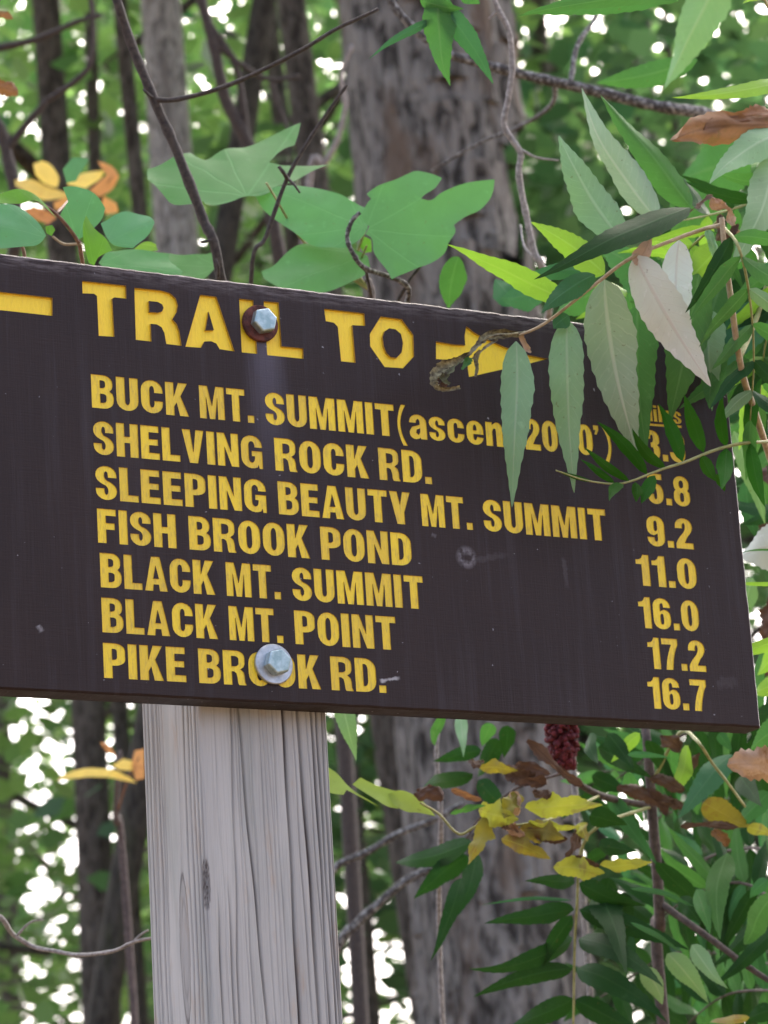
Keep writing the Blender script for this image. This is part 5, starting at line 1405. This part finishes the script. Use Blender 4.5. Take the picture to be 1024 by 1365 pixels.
def viburnum():
    base = px(300, 1365, 2.35); base.z = 0
    og = tuple(base); bz = Vector(og)
    root = thing('viburnum_shrub', og, 'shrub with rounded blue-green leaves and golden autumn leaves over the left end of the board', 'shrub')
    D = 2.2
    tube('stem', [bz + Vector((0, 0, -.1)), bz + Vector((0, 0, 1.0)), px(285, 1000, 2.35), px(150, 600, 2.27), px(110, 350, 2.2), px(104, 322, 2.19), px(75, 285, 2.18), px(40, 262, 2.18)], .0026, .0009, TW['reddish'], root, og)
    tube('twig', [px(150, 600, 2.27), px(45, 400, 2.25), px(32, 336, 2.25), px(25, 322, 2.25)], .0018, .0012, TW['reddish'], root, og)
    tube('twig', [px(108, 325, 2.19), px(85, 325, 2.2), px(70, 315, 2.2)], .0011, .0009, TW['tan'], root, og)
    o, s = (0, 180), 3.938
    for poly, m, d, yw, pt, stk in (
        ([(-60, 365), (0, 360), (100, 370), (200, 450), (245, 520), (200, 570), (100, 588), (0, 592), (-60, 580)], 'broad', 2.22, .3, .6, (250, 530)),
        ([(330, 275), (400, 265), (500, 310), (550, 380), (530, 450), (450, 520), (405, 545), (350, 490), (310, 420), (360, 350)], 'broad', 2.2, -.2, .3, (405, 550)),
        ([(530, 460), (600, 420), (680, 400), (780, 420), (812, 460), (780, 520), (700, 590), (600, 575), (560, 530)], 'broad', 2.24, .2, .6, (560, 560)),
        ([(455, 420), (500, 490), (570, 560), (592, 605), (520, 640), (500, 685), (470, 670), (440, 560), (435, 470)], 'broadlime', 2.17, .6, .1, (500, 690)),
        ([(520, 660), (560, 610), (700, 600), (890, 615), (895, 650), (960, 720), (900, 760), (640, 740)], 'maple', 2.4, .2, .8, (520, 660)),
        ([(-60, 320), (0, 300), (100, 290), (180, 310), (240, 360), (300, 432), (200, 352), (100, 357), (-60, 355)], 'broadlime', 2.17, .2, .7, (300, 430)),
        ([(240, 480), (275, 470), (290, 500), (270, 530), (245, 515)], 'broadlime', 2.2, .2, .4, (270, 540)),
        ([(700, 600), (760, 560), (820, 570), (830, 605), (760, 612)], 'bright', 2.5, .2, .5, (700, 600)),
        ([(350, 250), (400, 240), (470, 120), (380, 115), (330, 180)], 'broad', 3.2, .2, .5, (350, 250)),
        ([(80, 225), (170, 230), (250, 270), (360, 300), (350, 325), (250, 340), (170, 315), (80, 265)], 'gold', 4.3, .2, .5, (350, 310)),
        ([(175, 150), (220, 133), (270, 160), (310, 220), (302, 275), (250, 262), (190, 212)], 'gold', 4.3, .2, .2, (305, 280)),
        ([(350, 255), (430, 200), (545, 188), (530, 225), (450, 282)], 'gold', 4.3, .2, .4, (350, 280)),
        ([(510, 138), (590, 160), (625, 220), (590, 285), (520, 325), (470, 290), (560, 210)], 'orange', 4.3, .4, .2, (470, 300)),
        ([(280, 355), (362, 318), (352, 372), (290, 392)], 'orange', 4.3, .2, .2, (360, 320)),
        ([(545, 318), (612, 358), (622, 402), (560, 418), (535, 370)], 'orange', 4.3, .2, .2, (540, 320)),
        ([(130, 378), (210, 380), (300, 430), (250, 470), (150, 420)], 'orange', 4.3, .2, .5, (300, 430))):
        blade(root, og, poly, d, m, yw, pt, .08, stk, off=o, sc=s)
    tube('twig', [px(75, 285, 2.18), px(95, 262, 2.6), px(92, 256, 4.3), px(130, 258, 4.3), px(150, 235, 4.3)], .0011, .0008, TW['reddish'], root, og)
    # leaves at the left edge and under the board
    for bx, by, tx, ty, w, d, m in ((-20, 112, 24, 128, 30, 2.6, 'rust'), (-10, 18, 18, 24, 12, 2.6, 'rust')):
        crumpled(root, og, px(bx, by, d), px(tx, ty, d), w / F * d, m, .4)
viburnum()

def low_sapling():
    base = px(195, 1365, 4.2); base.z = 0
    og = tuple(base); bz = Vector(og)
    root = thing('yellowing_sapling', og, 'thin sapling with a few yellow-green and orange leaves beside the post', 'plant')
    tube('stem', [bz + Vector((0, 0, -.1)), bz + Vector((0, 0, 1.2)), px(168, 1200, 4.2), px(155, 1090, 4.2), px(160, 1000, 4.2)], .008, .003, TW['stem'], root, og)
    o, s = (0, 920), 2.0
    for poly, m in (([(152, 240), (190, 215), (260, 208), (330, 222), (365, 248), (300, 235), (230, 232)], 'yellow'), ([(360, 160), (385, 155), (385, 235), (362, 240), (352, 200)], 'orange'), ([(268, 138), (290, 145), (310, 175), (285, 165)], 'orange'), ([(300, 200), (330, 182), (365, 192), (360, 215), (320, 212)], 'yellow')):
        blade(root, og, poly, 4.15, m if m != 'yellow' else 'gold', .2, .4, .06, None, off=o, sc=s)
    tube('twig', [px(157, 1080, 4.2), px(170, 1040, 4.18), px(185, 1010, 4.15)], .002, .001, TW['reddish'], root, og)
low_sapling()

# ------------------------------------------------------------------ bare twigs and branches
def twig_thing(name, label, foot, paths, mat, og_d, foot_px):
    base = px(foot_px[0], foot_px[1], og_d); base.z = 0
    og = tuple(base); bz = Vector(og)
    root = thing(name, og, label, 'branch')
    first = True
    for pts, r0, r1, nm in paths:
        P = [px(x, y, d) for x, y, d in pts]
        if first and foot:
            P = [bz + Vector((0, 0, -.1)), bz + Vector((0, 0, 1.0))] + P
        first = False
        tube(nm, P, r0, r1, TW[mat], root, og, knobs=.12)
    return root
twig_thing('bare_sapling', 'dark bare sapling stem slanting across the pale trunk, forking upward', True, [
    ([(330, 700, 2.5), (293, 365, 2.45), (270, 290, 2.45), (235, 200, 2.45), (205, 132, 2.45), (172, 50, 2.45), (150, -20, 2.45), (120, -120, 2.5)], .0045, .0036, 'stem'),
    ([(206, 133, 2.45), (232, 133, 2.44), (280, 122, 2.42), (330, 103, 2.42), (400, 68, 2.4), (450, 38, 2.4), (505, 12, 2.4)], .0022, .0014, 'twig'),
    ([(206, 132, 2.45), (196, 124, 2.44), (191, 119, 2.44)], .0014, .0008, 'bud'),
    ([(287, 318, 2.45), (278, 321, 2.44), (268, 323, 2.44)], .0012, .0009, 'bud'),
    ([(291, 370, 2.44), (291, 355, 2.43), (288, 345, 2.43)], .0014, .0008, 'bud')], 'dark', 2.6, (330, 800))
twig_thing('thin_sapling', 'thin dark twig with a bud rising beside the rusty bolt', True, [
    ([(345, 700, 2.5), (335, 375, 2.42), (355, 315, 2.42), (382, 240, 2.42), (410, 190, 2.42), (440, 145, 2.42), (463, 113, 2.42)], .0022, .0013, 'stem'),
    ([(384, 240, 2.42), (378, 230, 2.41), (372, 222, 2.41)], .0017, .0014, 'bud'),
    ([(384, 238, 2.42), (392, 246, 2.41), (400, 257, 2.41)], .0012, .0008, 'bud')], 'dark', 2.6, (345, 800))
twig_thing('pale_twig', 'pale knobbly dead twig hanging in front of the broad shaggy trunk', True, [
    ([(740, 700, 2.75), (732, 400, 2.72), (722, 355, 2.7), (712, 335, 2.7), (702, 290, 2.7), (692, 235, 2.7), (694, 205, 2.7), (682, 185, 2.7), (672, 165, 2.7), (678, 130, 2.7), (683, 90, 2.7), (678, 40, 2.7), (662, 8, 2.7), (640, -60, 2.7)], .0032, .0024, 'stem'),
    ([(664, 12, 2.7), (658, 20, 2.7), (652, 25, 2.7)], .0014, .0008, 'spur'),
    ([(695, 200, 2.7), (715, 210, 2.7), (745, 214, 2.7)], .0014, .0008, 'twig'),
    ([(722, 350, 2.7), (700, 330, 2.72), (694, 300, 2.75)], .0012, .0008, 'twig')], 'pale', 2.8, (740, 800))
twig_thing('lichen_branch', 'dark branch flecked with white lichen crossing above the hanging leaves', True, [
    ([(1180, 700, 3.4), (1150, 350, 3.35), (1060, 190, 3.3), (955, 155, 3.25), (900, 145, 3.2), (860, 138, 3.2), (780, 118, 3.2), (700, 100, 3.2), (640, 84, 3.2), (590, 68, 3.2), (555, 40, 3.2), (525, 8, 3.2), (500, -40, 3.2)], .0085, .0034, 'stem'),
    ([(760, 113, 3.2), (770, 60, 3.25), (795, 20, 3.3), (800, -30, 3.3)], .003, .002, 'twig'),
    ([(740, 105, 3.2), (735, 140, 3.3), (690, 170, 3.4), (640, 190, 3.5), (575, 228, 3.6)], .0028, .0014, 'twig')], 'lichen', 3.4, (1180, 800))
twig_thing('forked_branch', 'dark crooked branch arching up in front of the leftmost trunk', True, [
    ([(-30, 700, 4.6), (20, 330, 4.5), (8, 200, 4.5), (-10, 150, 4.5)], .012, .008, 'stem'),
    ([(-10, 66, 4.5), (50, 52, 4.5), (100, 30, 4.5), (135, 20, 4.5)], .006, .003, 'twig'),
    ([(62, 135, 4.5), (100, 108, 4.5), (120, 85, 4.5), (124, 40, 4.5), (120, -10, 4.5)], .005, .003, 'twig'),
    ([(8, 200, 4.5), (40, 160, 4.5), (62, 135, 4.5)], .006, .005, 'twig'),
    ([(-10, 150, 4.5), (-30, 100, 4.5), (-10, 66, 4.5)], .008, .006, 'twig')], 'dark', 4.6, (-30, 800))
twig_thing('crossing_branch', 'dark branch forking between the pale trunk and the broad trunk', True, [
    ([(440, 700, 5.2), (372, 340, 5.2), (355, 250, 5.2), (330, 190, 5.2), (300, 130, 5.2), (285, 60, 5.2), (262, -20, 5.2)], .015, .009, 'stem'),
    ([(330, 190, 5.2), (315, 90, 5.2), (280, 30, 5.2), (268, -10, 5.2)], .006, .004, 'twig'),
    ([(285, 55, 5.2), (320, 85, 5.2), (360, 106, 5.2), (400, 102, 5.2)], .006, .003, 'twig'),
    ([(362, 106, 5.2), (375, 150, 5.2), (395, 195, 5.2)], .004, .003, 'twig')], 'dark', 5.3, (440, 800))
twig_thing('pale_dead_stem', 'curving pale dead stem beside the broad trunk above the lobed leaves', True, [
    ([(400, 700, 4.8), (412, 250, 4.8), (432, 220, 4.8), (452, 180, 4.8), (460, 140, 4.8), (455, 100, 4.8), (470, 60, 4.8)], .007, .003, 'stem'),
    ([(440, 208, 4.8), (434, 198, 4.8), (432, 190, 4.8)], .002, .001, 'spur')], 'pale', 4.9, (400, 800))
twig_thing('low_twig', 'thin pale crooked twig reaching the left face of the post', True, [
    ([(-60, 1300, 2.6), (-10, 1222, 2.5), (18, 1246, 2.5), (45, 1262, 2.5), (75, 1268, 2.48), (105, 1273, 2.46), (150, 1268, 2.42), (178, 1256, 2.4), (205, 1250, 2.4), (250, 1240, 2.4)], .0024, .0012, 'stem'),
    ([(22, 1248, 2.5), (40, 1230, 2.5), (58, 1226, 2.5)], .0012, .0006, 'twig'),
    ([(178, 1256, 2.4), (188, 1246, 2.4), (198, 1240, 2.4)], .0012, .0008, 'twig')], 'pale', 2.6, (-60, 1330))
twig_thing('gap_branch', 'dark branch with an upper and a lower fork between the post and the broad trunk', True, [
    ([(400, 1420, 3.6), (448, 1268, 3.6), (475, 1232, 3.6), (505, 1205, 3.6), (540, 1175, 3.6), (590, 1148, 3.6), (640, 1100, 3.6)], .0066, .0042, 'stem'),
    ([(430, 1300, 3.6), (425, 1200, 3.6), (448, 1156, 3.6), (490, 1136, 3.6), (530, 1112, 3.6), (575, 1094, 3.6), (620, 1070, 3.6)], .005, .0034, 'fork')], 'lichen', 3.7, (400, 1450))
twig_thing('upright_twig', 'thin grey upright twig hanging close below the board before the broad trunk', True, [
    ([(592, 1400, 2.9), (588, 1100, 2.85), (585, 1060, 2.85), (582, 1000, 2.85), (586, 960, 2.85), (590, 900, 2.85)], .0028, .0018, 'stem')], 'pale', 2.9, (592, 1430))
